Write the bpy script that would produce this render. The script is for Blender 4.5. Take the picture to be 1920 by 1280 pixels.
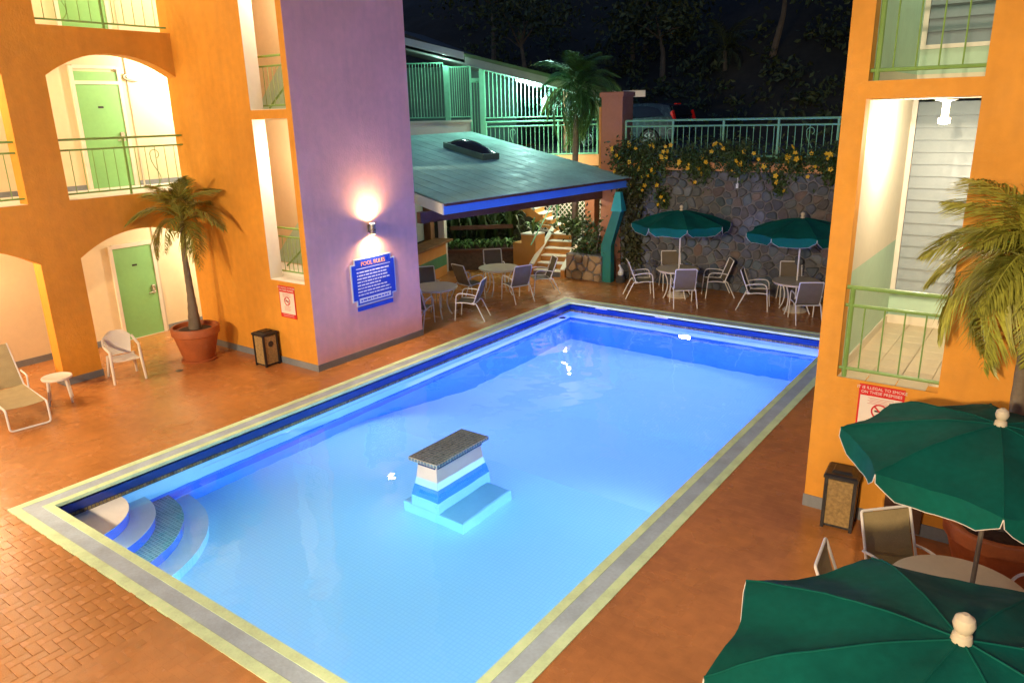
import bpy, bmesh, math, random
from mathutils import Vector, Matrix
from mathutils import noise as mnoise
from mathutils.geometry import tessellate_polygon
R = math.radians
rnd = random.Random(7)
for o in list(bpy.data.objects): bpy.data.objects.remove(o)
sc = bpy.context.scene
col = sc.collection

# ------------------------------------------------------------------ camera, world, exposure
cd = bpy.data.cameras.new('camera'); cam = bpy.data.objects.new('camera', cd); col.objects.link(cam)
CAM = Vector((9.7589, -3.3631, 4.6))
cam.location = CAM; cam.rotation_euler = (R(73.10077), R(1.39675), R(36.14497))
cd.sensor_width = 36; cd.lens = 26.394; cd.clip_start = .05; cd.clip_end = 400
sc.camera = cam
world = bpy.data.worlds.new('World'); sc.world = world; world.use_nodes = True
wn = world.node_tree.nodes; wl = world.node_tree.links
bg = wn['Background']; sky = wn.new('ShaderNodeTexSky'); sky.sky_type = 'NISHITA'; sky.sun_disc = False
sky.sun_elevation = R(2.0); sky.sun_rotation = R(150)
tint = wn.new('ShaderNodeVectorMath'); tint.operation = 'MULTIPLY'; tint.inputs[1].default_value = (.32, .55, 1.3)
wl.new(sky.outputs[0], tint.inputs[0]); wl.new(tint.outputs[0], bg.inputs[0]); bg.inputs[1].default_value = .19
sun = bpy.data.lights.new('moon', 'SUN'); sun.energy = .012; sun.angle = R(.5); sun.color = (.7, .8, 1)
so = bpy.data.objects.new('moon', sun); so.rotation_euler = (R(50), 0, R(150)); col.objects.link(so)
vs = sc.view_settings; vs.view_transform = 'Standard'; vs.look = 'None'; vs.exposure = 0; vs.gamma = 1
sc.cycles.use_denoising = True
sc.cycles.max_bounces = 6; sc.cycles.diffuse_bounces = 3; sc.cycles.glossy_bounces = 3; sc.cycles.transmission_bounces = 4
sc.cycles.transparent_max_bounces = 12; sc.cycles.sample_clamp_indirect = 4; sc.cycles.caustics_reflective = False

def light(name, kind, loc, energy, color, size=.1, to=None, spot=None, blend=.5, sy=None):
    l = bpy.data.lights.new(name, kind); l.energy = energy; l.color = color
    o = bpy.data.objects.new(name, l); o.location = loc; col.objects.link(o)
    if kind == 'AREA':
        l.size = size
        if sy: l.shape = 'RECTANGLE'; l.size_y = sy
    else: l.shadow_soft_size = size
    if kind == 'SPOT': l.spot_size = R(spot or 90); l.spot_blend = blend
    if to is not None: o.rotation_euler = (Vector(to) - Vector(loc)).to_track_quat('-Z', 'Y').to_euler()
    return o
WARM = (1, .74, .45); WARMW = (1, .89, .70)
# flood lamps of the wing the photograph is taken from
FLOODS = [light('flood_lamp', 'SPOT', (.8, -9.5, 6.0), 5000, WARM, .2, (-5.2, 4, 1.5), 66, .55),
    light('flood_lamp', 'SPOT', (9.0, -11, 6.6), 8800, WARM, .2, (8.9, 4.4, .5), 48, .6),
    light('flood_lamp', 'POINT', (2.0, -7.0, 4.2), 1500, WARM, .2), light('flood_lamp', 'SPOT', (3.4, -7.0, 4.6), 1800, WARM, .2, (2.6, 0, 0), 72, .8)]
for o in FLOODS: o.data.cycles.is_caustics_light = True
# underwater lamps
BLUE = (.10, .17, 1.0); CYAN = (.62, .86, 1.0); LAV = (.46, .33, 1.0)
def pool_light(loc, e, c, to, sz=.5, sy=.1, spread=150):
    o = light('pool_lamp_and_fill_light', 'AREA', loc, e, c, sz, to, sy=sy); o.data.spread = R(spread); return o
pool_light((3.13, 12.20, -.77), 130, LAV, (3.1, 6, -2.4), .25, .25)
# added rope lights under the rims, made up to light the pool floor evenly
pool_light((3.2, .06, -.40), 370, CYAN, (3.2, 2.2, -1.4), 5.8, .06)
pool_light((6.28, 2.6, -.40), 200, CYAN, (4.3, 2.6, -1.4), 5.0, .06)
pool_light((.05, 3.9, -.40), 150, CYAN, (2.0, 3.6, -1.4), 3.6, .06)
pool_light((.05, 9.2, -.40), 200, LAV, (2.2, 9.2, -2.2), 5.6, .06)
pool_light((3.2, 12.26, -.40), 290, LAV, (3.2, 9.8, -2.4), 5.8, .06)
pool_light((6.28, 8.9, -.40), 190, (.40, .33, 1), (4.6, 8.9, -2.3), 6.4, .06)
o = pool_light((6.24, 9.6, -1.0), 330, BLUE, (0, 9.6, -.1), 4.6); o.data.cycles.is_caustics_light = True  # unseen blue strip, added to throw pool light outward

# ------------------------------------------------------------------ materials
MATS = {}
def M(name, c, rough=.6, var=.12, vs_=3., bump=0., bs=60., metal=0., rnd_=0., spec=.5, streak=0., emit=None, es=0., hue=None, sheen=0.):
    if name in MATS: return MATS[name]
    m = bpy.data.materials.new(name); m.use_nodes = True; MATS[name] = m
    nt = m.node_tree; N = nt.nodes; L = nt.links; b = N['Principled BSDF']
    b.inputs['Roughness'].default_value = rough; b.inputs['Metallic'].default_value = metal
    b.inputs['Specular IOR Level'].default_value = spec
    tc = N.new('ShaderNodeTexCoord')
    def noise(scale, det=5., vec=None):
        n = N.new('ShaderNodeTexNoise'); n.inputs['Scale'].default_value = scale; n.inputs['Detail'].default_value = det
        L.new(vec or tc.outputs['Object'], n.inputs['Vector']); return n
    def mr(src, lo, hi):
        r = N.new('ShaderNodeMapRange'); r.inputs[1].default_value = .25; r.inputs[2].default_value = .75
        r.inputs[3].default_value = lo; r.inputs[4].default_value = hi; L.new(src, r.inputs[0]); return r.outputs[0]
    def mul(a, bb):
        q = N.new('ShaderNodeMath'); q.operation = 'MULTIPLY'; L.new(a, q.inputs[0]); L.new(bb, q.inputs[1]); return q.outputs[0]
    f = mr(noise(vs_).outputs[0], 1 - var, 1 + var)
    f = mul(f, mr(noise(vs_ * 9, 3).outputs[0], 1 - var * .5, 1 + var * .5))
    if streak:
        mp = N.new('ShaderNodeMapping'); mp.inputs['Scale'].default_value = (3, 3, .25); L.new(tc.outputs['Object'], mp.inputs['Vector'])
        f = mul(f, mr(noise(2.2, 6, mp.outputs[0]).outputs[0], 1 - streak, 1 + streak))
    base = None
    if rnd_:
        oi = N.new('ShaderNodeObjectInfo'); ge = N.new('ShaderNodeNewGeometry')
        ad = N.new('ShaderNodeMath'); ad.operation = 'ADD'; L.new(oi.outputs['Random'], ad.inputs[0]); L.new(ge.outputs['Random Per Island'], ad.inputs[1])
        fr = N.new('ShaderNodeMath'); fr.operation = 'FRACT'; L.new(ad.outputs[0], fr.inputs[0])
        q = N.new('ShaderNodeMapRange'); q.inputs[3].default_value = 1 - rnd_; q.inputs[4].default_value = 1 + rnd_
        L.new(fr.outputs[0], q.inputs[0]); f = mul(f, q.outputs[0])
        if hue:
            cr = N.new('ShaderNodeValToRGB'); cr.color_ramp.interpolation = 'LINEAR'
            els = cr.color_ramp.elements; els[0].color = (*hue[0], 1); els[1].color = (*hue[-1], 1)
            for i, h in enumerate(hue[1:-1]): els.new((i + 1) / (len(hue) - 1)).color = (*h, 1)
            x2 = N.new('ShaderNodeMath'); x2.operation = 'MULTIPLY'; x2.inputs[1].default_value = 7.31; L.new(fr.outputs[0], x2.inputs[0])
            fr2 = N.new('ShaderNodeMath'); fr2.operation = 'FRACT'; L.new(x2.outputs[0], fr2.inputs[0]); L.new(fr2.outputs[0], cr.inputs[0]); base = cr.outputs[0]
    mx = N.new('ShaderNodeVectorMath'); mx.operation = 'SCALE'
    if base: L.new(base, mx.inputs[0])
    else: mx.inputs[0].default_value = c
    L.new(f, mx.inputs['Scale']); L.new(mx.outputs[0], b.inputs['Base Color'])
    L.new(mr(noise(vs_ * 2.3, 4).outputs[0], max(.02, rough - .12), min(1, rough + .12)), b.inputs['Roughness'])
    if bump:
        bp = N.new('ShaderNodeBump'); bp.inputs['Strength'].default_value = bump; bp.inputs['Distance'].default_value = .01
        L.new(noise(bs, 6).outputs[0], bp.inputs['Height']); L.new(bp.outputs[0], b.inputs['Normal'])
    if emit:
        b.inputs['Emission Color'].default_value = (*emit, 1); b.inputs['Emission Strength'].default_value = es
    if sheen: b.inputs['Sheen Weight'].default_value = sheen
    return m
def grid_tiles(m, scale, mortar, mc, c1, c2):
    """mosaic grid drawn over a flat material (too fine to build)"""
    nt = m.node_tree; N = nt.nodes; L = nt.links; b = N['Principled BSDF']
    tc = N.new('ShaderNodeTexCoord'); bt = N.new('ShaderNodeTexBrick'); bt.offset = 0; bt.squash = 1
    bt.inputs['Scale'].default_value = 1; bt.inputs['Mortar Size'].default_value = mortar; bt.inputs['Brick Width'].default_value = scale; bt.inputs['Row Height'].default_value = scale
    bt.inputs['Color1'].default_value = (*c1, 1); bt.inputs['Color2'].default_value = (*c2, 1); bt.inputs['Mortar'].default_value = (*mc, 1); bt.inputs['Bias'].default_value = 0
    L.new(tc.outputs['Object'], bt.inputs['Vector']); L.new(bt.outputs['Color'], b.inputs['Base Color'])
ORANGE = M('orange_stucco', (.69, .295, .028), .75, .13, .8, .45, 28, streak=.065)
MAUVE = M('mauve_stucco', (.86, .46, .41), .75, .10, .8, .3, 28, streak=.045)
CREAM = M('cream_wall', (.82, .70, .45), .7, .05, 1.2, .2, 50)
WHITE = M('white_wall', (.82, .76, .62), .65, .05, 1.2, .2, 50)
MINT = M('mint_paint', (.50, .72, .58), .6, .06, 1.5, .15, 50)
PLINTH = M('grey_plinth', (.20, .22, .24), .6, .15, 3, .2, 40)
GREEN = M('green_door', (.22, .50, .18), .45, .07, 1.5, .05, 30)
RAILG = M('green_rail', (.20, .36, .085), .4, .12, 8, metal=.0)
BARG = M('pale_green_bars', (.20, .52, .32), .45, .1, 6)
BRICK = M('deck_brick', (.49, .20, .056), .24, .22, .7, .22, 60, spec=.45, rnd_=.05)
DECK = M('deck_paint', (.49, .20, .056), .24, .22, .7, .22, 60, spec=.45)
JOINT = M('deck_joint', (.40, .155, .046), .8, .2, 3, .3, 60)
YEL = M('yellow_paint', (.74, .96, .56), .5, .16, 4, .15, 40)
GREY = M('grey_paint', (.46, .58, .68), .5, .18, 3, .2, 40)
NAVY = M('navy_tile', (.008, .025, .12), .12, .15, 5, spec=.6)
PBLUE = M('blue_tile', (.03, .14, .62), .15, .15, 5)
PWHITE = M('pool_white', (.66, .78, .84), .4, .05, 2)
PFLOOR = M('pool_floor', (.60, .76, .82), .45)
grid_tiles(PFLOOR, .055, .006, (.53, .70, .78), (.60, .76, .82), (.585, .75, .82))
STEPW = M('step_white', (.80, .80, .76), .5, .06, 4)
TEAL = M('teal_mosaic', (.05, .18, .20), .3); grid_tiles(TEAL, .05, .006, (.25, .42, .42), (.04, .15, .18), (.07, .22, .22))
TILEB = M('island_tile', (.15, .21, .24), .3, .12, 8, rnd_=.2)
GROUT = M('pale_grout', (.72, .64, .48), .7, .12, 6)
TERRA = M('terracotta', (.42, .12, .035), .6, .16, 4, .2, 40)
SOIL = M('soil', (.05, .03, .018), .95, .4, 14, .8, 40)
TRUNK = M('palm_trunk', (.17, .135, .09), .85, .25, 6, .6, 30)
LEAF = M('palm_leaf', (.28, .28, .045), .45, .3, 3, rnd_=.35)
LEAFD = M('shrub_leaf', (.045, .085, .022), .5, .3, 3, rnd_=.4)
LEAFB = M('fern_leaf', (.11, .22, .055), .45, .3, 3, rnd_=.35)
LEAFN = M('hill_leaf', (.06, .085, .03), .6, .4, 1, rnd_=.5)
YFLOW = M('yellow_petal', (.80, .50, .02), .5, .1, 8)
WPLAST = M('white_plastic', (.78, .72, .60), .4, .04, 4)
WMETAL = M('white_metal', (.78, .76, .72), .35, .04, 6)
SLING = M('tan_sling', (.36, .285, .14), .8, .12, 6, .4, 160)
SLINGD = M('mesh_sling', (.15, .12, .075), .75, .1, 6, .4, 160)
TABLE = M('table_top', (.62, .54, .40), .4, .06, 5, .1, 80)
UMB = M('green_canvas', (.0015, .092, .070), .8, .22, 2.2, .7, 6, spec=.15)
UMBP = M('white_piping', (.75, .72, .65), .6, .05, 5)
POLE = M('grey_pole', (.16, .15, .13), .4, .1, 6, metal=.4)
BLACK = M('black_metal', (.012, .012, .014), .4, .2, 6)
PEBBLE = M('pebble_panel', (.30, .20, .075), .85, .35, 30, .8, 60)
BLUES = M('sign_blue', (.01, .05, .55), .35, .05, 3)
SWHITE = M('sign_white', (.72, .78, .85), .4, .04, 4)
SYEL = M('sign_yellow', (.9, .38, .04), .4, .03, 4)
RED = M('sign_red', (.62, .015, .015), .4, .05, 4)
SCREAM = M('sign_cream', (.80, .72, .62), .5, .04, 4)
LOUVRE = M('louvre_grey', (.23, .29, .34), .4, .06, 4)
STONE = M('wall_stone', (.2, .17, .14), .8, .25, 5, .7, 28, rnd_=.3, hue=[(.085, .10, .14), (.11, .115, .12), (.06, .10, .14), (.15, .105, .085), (.09, .125, .145), (.14, .16, .19), (.07, .08, .10)])
MORTAR = M('mortar', (.16, .16, .165), .9, .25, 8, .6, 40)
PEACH = M('peach_band', (.66, .33, .13), .7, .12, 1.5, .2, 40)
PILLAR = M('brown_pillar', (.40, .17, .09), .75, .12, 1.5, .25, 40)
ROOF = M('hut_roof', (.40, .64, .55), .6, .2, 1.3, .2, 30, streak=.0)
FASCIA = M('white_fascia', (.80, .76, .70), .5, .06, 2)
WOODD = M('dark_wood', (.10, .035, .018), .55, .25, 4, .2, 30)
WOODB = M('brown_wood', (.20, .09, .03), .6, .25, 4, .2, 30)
TPAINT = M('teal_paint', (.015, .20, .17), .5, .12, 3)
STAIRO = M('stair_orange', (.60, .27, .06), .7, .1, 2, .2, 40)
TREAD = M('white_tread', (.80, .76, .64), .6, .06, 3)
CARP = M('car_silver', (.05, .07, .09), .25, .03, 3, metal=.6)
GLASS = M('dark_glass', (.012, .014, .02), .08, .05, 3, spec=.8)
TYRE = M('tyre', (.015, .015, .016), .8, .1, 6)
RIM = M('alloy_rim', (.55, .56, .58), .3, .05, 6, metal=.7)
TAIL = M('tail_lamp', (.6, .01, .01), .2, .05, 6, emit=(1, .02, .01), es=.06)
ASPH = M('asphalt', (.045, .045, .047), .85, .25, 3, .3, 60)
EARTH = M('hill_earth', (.035, .034, .022), .95, .4, .5, .4, 4)
FTILE = M('floor_tile', (.70, .58, .40), .35, .06, 3, rnd_=.06)
TUBE = M('lamp_tube', (.9, .95, 1), .3, .0, 3, emit=(.75, 1, .95), es=9)
LAMPW = M('lamp_warm', (1, .9, .7), .3, .0, 3, emit=(1, .80, .45), es=14)
LAMPP = M('pool_lens', (1, 1, 1), .3, .0, 3, emit=(.75, .85, 1), es=6)
CHROME = M('satin_metal', (.5, .48, .42), .3, .05, 6, metal=.9)
SEAM = M('brown_hatch', (.13, .06, .03), .6, .2, 4, .1, 40)

# ------------------------------------------------------------------ mesh helpers
class MB:
    def __init__(s): s.v = []; s.f = []; s.mi = []; s.m = 0
    def add(s, vs_, fs):
        b = len(s.v); s.v += [tuple(p) for p in vs_]
        for f in fs: s.f.append([b + i for i in f]); s.mi.append(s.m)
        return s
    def box(s, a, b, T=None):
        (x0, y0, z0), (x1, y1, z1) = a, b
        p = [Vector(q) for q in ((x0, y0, z0), (x1, y0, z0), (x1, y1, z0), (x0, y1, z0), (x0, y0, z1), (x1, y0, z1), (x1, y1, z1), (x0, y1, z1))]
        if T: p = [T @ q for q in p]
        return s.add(p, [(0, 3, 2, 1), (4, 5, 6, 7), (0, 1, 5, 4), (1, 2, 6, 5), (2, 3, 7, 6), (3, 0, 4, 7)])
    def bbox(s, a, b, e=.01, T=None):
        """box with a chamfered top"""
        (x0, y0, z0), (x1, y1, z1) = a, b
        p = [Vector(q) for q in ((x0, y0, z0), (x1, y0, z0), (x1, y1, z0), (x0, y1, z0), (x0, y0, z1 - e), (x1, y0, z1 - e), (x1, y1, z1 - e), (x0, y1, z1 - e),
             (x0 + e, y0 + e, z1), (x1 - e, y0 + e, z1), (x1 - e, y1 - e, z1), (x0 + e, y1 - e, z1))]
        if T: p = [T @ q for q in p]
        return s.add(p, [(0, 3, 2, 1), (0, 1, 5, 4), (1, 2, 6, 5), (2, 3, 7, 6), (3, 0, 4, 7), (4, 5, 9, 8), (5, 6, 10, 9), (6, 7, 11, 10), (7, 4, 8, 11), (8, 9, 10, 11)])
    def tube(s, path, r, n=8, cap=True, closed=False):
        path = [Vector(p) for p in path]; k = len(path); rr = r if isinstance(r, (list, tuple)) else [r] * k
        b = len(s.v); prev = None
        for i, p in enumerate(path):
            if closed: t = path[(i + 1) % k] - path[i - 1]
            else: t = path[min(i + 1, k - 1)] - path[max(i - 1, 0)]
            t.normalize()
            if prev is None:
                u = t.cross(Vector((0, 0, 1)));
                if u.length < .1: u = t.cross(Vector((1, 0, 0)))
            else: u = prev - t * prev.dot(t)
            u.normalize(); prev = u; w = t.cross(u)
            for j in range(n):
                a = 2 * math.pi * j / n; s.v.append(tuple(p + (u * math.cos(a) + w * math.sin(a)) * rr[i]))
        for i in range(k if closed else k - 1):
            for j in range(n):
                i2 = (i + 1) % k
                s.f.append([b + i * n + j, b + i * n + (j + 1) % n, b + i2 * n + (j + 1) % n, b + i2 * n + j]); s.mi.append(s.m)
        if cap and not closed:
            s.f.append([b + j for j in range(n)][::-1]); s.mi.append(s.m); s.f.append([b + (k - 1) * n + j for j in range(n)]); s.mi.append(s.m)
        return s
    def lathe(s, prof, n=24, c=(0, 0, 0)):
        b = len(s.v); k = len(prof)
        for (r, z) in prof:
            for j in range(n):
                a = 2 * math.pi * j / n; s.v.append((c[0] + r * math.cos(a), c[1] + r * math.sin(a), c[2] + z))
        for i in range(k - 1):
            for j in range(n): s.f.append([b + i * n + j, b + i * n + (j + 1) % n, b + (i + 1) * n + (j + 1) % n, b + (i + 1) * n + j]); s.mi.append(s.m)
        s.f.append([b + j for j in range(n)][::-1]); s.mi.append(s.m)
        s.f.append([b + (k - 1) * n + j for j in range(n)]); s.mi.append(s.m)
        return s
    def sheet(s, loops, to3, t0, t1):
        """2-D outline with holes, extruded between offsets t0 and t1; to3(a,b,t)->point"""
        pts = [p for l in loops for p in l]
        tris = tessellate_polygon([[Vector((p[0], p[1], 0)) for p in l] for l in loops])
        n = len(pts); b = len(s.v)
        s.v += [tuple(to3(p[0], p[1], t0)) for p in pts] + [tuple(to3(p[0], p[1], t1)) for p in pts]
        for t in tris:
            s.f.append([b + i for i in t]); s.mi.append(s.m); s.f.append([b + n + i for i in t][::-1]); s.mi.append(s.m)
        o = 0
        for l in loops:
            k = len(l)
            for i in range(k):
                j = (i + 1) % k; s.f.append([b + o + i, b + o + j, b + n + o + j, b + n + o + i]); s.mi.append(s.m)
            o += k
        return s
    def mesh(s, name, mats, smooth=False):
        me = bpy.data.meshes.new(name); me.from_pydata(s.v, [], s.f)
        for m in (mats if isinstance(mats, (list, tuple)) else [mats]): me.materials.append(m)
        if any(s.mi): me.polygons.foreach_set('material_index', s.mi)
        bm = bmesh.new(); bm.from_mesh(me); bmesh.ops.recalc_face_normals(bm, faces=bm.faces); bm.to_mesh(me); bm.free()
        if smooth:
            me.polygons.foreach_set('use_smooth', [True] * len(me.polygons))
            me.set_sharp_from_angle(angle=R(38))
        me.update(); return me
    def build(s, name, mats, parent=None, smooth=False, loc=None, **k):
        return obj(name, s.mesh(name, mats, smooth), parent, loc, **k)
def obj(name, me, parent=None, loc=None, rz=None, **props):
    o = bpy.data.objects.new(name, me); col.objects.link(o)
    if parent: o.parent = parent
    if loc is not None: o.location = loc
    if rz is not None: o.rotation_euler = (0, 0, rz)
    for k, v in props.items(): o[k] = v
    return o
def thing(name, label, cat, loc=(0, 0, 0), rz=0, group=None):
    o = bpy.data.objects.new(name, None); col.objects.link(o); o.location = loc; o.rotation_euler = (0, 0, rz)
    o['label'] = label; o['category'] = cat
    if group: o['group'] = group
    return o
def tag(o, label, cat, group=None):
    o['label'] = label; o['category'] = cat
    if group: o['group'] = group
    return o
def dup(root, loc, rz, label, group=None):
    r = root.copy(); col.objects.link(r); r.location = loc; r.rotation_euler = (0, 0, rz); r['label'] = label
    if group: r['group'] = group
    for ch in list(root.children):
        c = ch.copy(); col.objects.link(c); c.parent = r
        for g in list(ch.children):
            d = g.copy(); col.objects.link(d); d.parent = c
    return r
def structure(o): o['kind'] = 'structure'; return o
def bez(p0, p1, p2, n=8):
    p0, p1, p2 = Vector(p0), Vector(p1), Vector(p2)
    return [p0 * (1 - t) ** 2 + p1 * 2 * t * (1 - t) + p2 * t * t for t in [i / n for i in range(n + 1)]]
def rounded(pts, r=.06, n=5):
    pts = [Vector(p) for p in pts]; out = [pts[0]]
    for i in range(1, len(pts) - 1):
        a = pts[i] + (pts[i - 1] - pts[i]).normalized() * min(r, (pts[i - 1] - pts[i]).length * .49)
        b = pts[i] + (pts[i + 1] - pts[i]).normalized() * min(r, (pts[i + 1] - pts[i]).length * .49)
        out += bez(a, pts[i], b, n)
    return out + [pts[-1]]
def text(body, size, mat, parent, mw, name='lettering', align='CENTER', ext=.002):
    cu = bpy.data.curves.new(name, 'FONT'); cu.body = body; cu.size = size; cu.align_x = align; cu.align_y = 'CENTER'; cu.extrude = ext; cu.resolution_u = 3
    t = bpy.data.objects.new(name, cu); col.objects.link(t)
    me = bpy.data.meshes.new_from_object(t.evaluated_get(bpy.context.evaluated_depsgraph_get()))
    bpy.data.objects.remove(t); me.materials.clear(); me.materials.append(mat)
    o = obj(name, me, parent, kind='stuff'); o.matrix_local = mw; return o
def frame(o, x, y):  # matrix with x right, y up, z out
    x = Vector(x).normalized(); y = Vector(y).normalized(); z = x.cross(y); m = Matrix.Identity(4)
    for i, a in enumerate((x, y, z)): m[0][i], m[1][i], m[2][i] = a
    m.translation = o; return m
VIEW = Matrix.LocRotScale(CAM, cam.rotation_euler, None).inverted()
def inview(p, mrg=.04):
    q = VIEW @ Vector(p)
    if q.z > -.2: return None
    u = .5 + q.x / -q.z * 26.394 / 36; v = .5 + q.y / -q.z * 26.394 / 24
    return -q.z if -mrg < u < 1 + mrg and -mrg < v < 1 + mrg else None

# ------------------------------------------------------------------ deck
PX, PY = 6.334, 12.308
def ring(mb, o, i, z0, z1, ox=0):
    """rectangular frame from outset o to outset i round the pool"""
    for a, b in (((-o, -o), (PX + o, -i)), ((-o, PY + i), (PX + o, PY + o)), ((-o, -i), (-i, PY + i)), ((PX + i, -i), (PX + o, PY + i))):
        mb.box((*a, z0), (*b, z1))
    return mb
g = MB(); g.box((-30, -30, -.2), (40, -2.6, -.012)); g.box((-6.6, -2.6, -.2), (3.3, -.39, -.012))
DS = -.0009
g.m = 1; g.box((3.3, -2.6, -.2), (40, -.39, DS)); g.box((-30, -2.6, -.2), (-6.6, -.39, DS)); g.box((-30, PY + .39, -.2), (40, 60, DS)); g.box((-30, -.39, -.2), (-.39, PY + .39, DS)); g.box((PX + .39, -.39, -.2), (40, PY + .39, DS))
deck = structure(g.build('pool_deck', [JOINT, DECK])); deck['label'] = 'reddish brown herringbone brick paving round the pool'
def deck_free(x, y):
    if -.40 < x < PX + .40 and -.40 < y < PY + .40: return False
    if x < -6.6 or x > 12.5 or y < -4 or y > 15.5: return False
    if -4.95 < x < -1.23 and 5.28 < y < 8.17: return False
    if x > 7.73 and 5.19 < y < 9: return False
    return True
bricks = []
w = .1; n0 = 170
for ix in range(-80, 130):
    for iy in range(-45, 160):
        k = (ix - iy) % 4
        if k == 0: cx, cy, hz = (ix + 1) * w, (iy + .5) * w, True
        elif k == 3: cx, cy, hz = (ix + .5) * w, (iy + 1) * w, False
        else: continue
        if not deck_free(cx, cy): continue
        d = inview((cx, cy, 0))
        if d is None: continue
        bricks.append((d, cx, cy, hz))
bricks.sort()
def brick_mesh(hz, j=0):
    a, b = (.0992, .0492) if hz else (.0492, .0992); mb = MB()
    mb.bbox((-a, -b, -.02), (a, b, 0), .0035)
    return mb.mesh('brick', BRICK)
bm_h, bm_v = brick_mesh(True), brick_mesh(False)
# the ones that can be picked apart lie on the near left of the pool
near = [b for b in bricks if b[1] < 3.6 and b[2] < 1.5][:300]; ns = set((b[1], b[2]) for b in near)
for d, x, y, hz in near:
    o = obj('brick', bm_h if hz else bm_v, deck, (x, y, rnd.uniform(-.0025, .001))); o.rotation_euler = (rnd.uniform(-.008, .008), rnd.uniform(-.008, .008), rnd.uniform(-.008, .008))
rest = MB()
for d, x, y, hz in bricks:
    if (x, y) in ns: continue
    a, b = (.0997, .0497) if hz else (.0497, .0997); z = rnd.uniform(-.0003, .0003); t1 = 0
    e = .0010
    p = [(x - a, y - b, -.014), (x + a, y - b, -.014), (x + a, y + b, -.014), (x - a, y + b, -.014), (x - a + e, y - b + e, z - t1), (x + a - e, y - b + e, z + t1), (x + a - e, y + b - e, z + t1), (x - a + e, y + b - e, z - t1)]
    rest.add(p, [(4, 5, 6, 7), (0, 1, 5, 4), (1, 2, 6, 5), (2, 3, 7, 6), (3, 0, 4, 7)])
rest.build('paving_bricks', BRICK, deck, kind='stuff')

# ------------------------------------------------------------------ pool
WZ = -.24
pool = thing('swimming_pool', 'rectangular lit swimming pool with grey and yellow painted edge', 'pool')
def wallband(name, z0, z1, m, t=.0):
    mb = MB(); ring(mb, .3, 0 + t, z0, z1); return mb.build(name, m, pool)
wallband('wall_top_band', -.17, -.03, M('deep_blue_tile', (.006, .035, .28), .15, .15, 5))
wallband('navy_tile_band', -.235, -.17, NAVY, -.004)
wallband('white_wall_band', -.73, -.235, PWHITE)
wallband('blue_tile_band', -1.05, -.73, PBLUE, -.003)
wallband('wall', -2.9, -1.05, M('pool_wall_blue', (.10, .30, .74), .4, .06, 3))
# tile trim just above the water
tm = MB()
def trim(axis, c, a0, a1, s):
    k = int((a1 - a0) / .05)
    for i in range(k):
        a = a0 + (i + .5) * (a1 - a0) / k
        p, q = ((c, a - .02, -.225), (c + s * .008, a + .02, -.185)) if axis == 'x' else ((a - .02, c, -.225), (a + .02, c + s * .008, -.185))
        tm.box(tuple(map(min, p, q)), tuple(map(max, p, q)))
trim('x', .003, .02, PY, 1); trim('y', PY - .003, .02, PX, -1); trim('x', PX - .003, .02, PY, -1); trim('y', .003, .02, PX, 1)
tm.build('trim_tiles', M('trim_tile', (.22, .17, .07), .3, .3, 8, rnd_=.5), pool, kind='stuff')
cp = MB(); ring(cp, .385, 0, -.06, .006); cp.build('coping', GREY, pool)
st = MB(); ring(st, .388, .275, -.055, .010); st.build('outer_stripe', YEL, pool)
st = MB(); ring(st, .10, -.004, -.035, .010); st.build('inner_stripe', YEL, pool)
fl = MB()
prof = [(0, -1.36), (5.3, -1.42), (8.4, -2.45), (PY, -2.55)]
for (y0, z0), (y1, z1) in zip(prof, prof[1:]): fl.add([(0, y0, z0), (PX, y0, z0), (PX, y1, z1), (0, y1, z1)], [(0, 1, 2, 3)])

fl.build('floor', PFLOOR, pool)
def quarter(r, z0, z1, name, m):
    n = 28; arc = [(0.002, 0.002)] + [(r * math.cos(math.pi / 2 * i / n) + .002, r * math.sin(math.pi / 2 * i / n) + .002) for i in range(n + 1)]
    mb = MB(); mb.sheet([arc], lambda a, b, t: (a, b, t), z0, z1); return mb.build(name, m, pool)
for r, z, top, face in ((.80, -.234, STEPW, PBLUE), (1.10, -.55, STEPW, PBLUE), (1.43, -.83, TEAL, PBLUE), (1.72, -1.10, STEPW, PFLOOR)):
    s_ = quarter(r, -1.38, z - .012, 'step', face)
    t_ = quarter(r + .012, z - .012, z, 'tread', top); t_.parent = s_
# lamp, skimmer and inlet fittings
lm = MB()
def disc_y(mb, c, r, y0, y1, n=20):
    mb.sheet([[(c[0] + r * math.cos(2 * math.pi * i / n), c[1] + r * math.sin(2 * math.pi * i / n)) for i in range(n)]], lambda a, b, t: (a, t, b), y0, y1)
disc_y(lm, (3.13, -.77), .115, PY - .02, PY - .002); pl = thing('pool_lamp', 'round underwater lamp on the far pool wall', 'lamp', (0, 0, 0)); lm.build('lens', LAMPP, pl)
rg = MB(); rg.tube([(3.13 + .125 * math.cos(a), PY - .012, -.77 + .125 * math.sin(a)) for a in [2 * math.pi * i / 20 for i in range(20)]], .012, 6, closed=True); rg.build('rim', CHROME, pl)
for x in (.9, 2.5):
    q = MB(); q.bbox((x - .16, PY - .03, -.055), (x + .16, PY + .02, -.031)); q.build('skimmer_lid', SWHITE, pool)
q = MB(); q.lathe([(.085, 0), (.085, .03), (.05, .05)], 16, (.12, 11.75, -.30)); q.build('inlet_cap', BLACK, pool)
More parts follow.
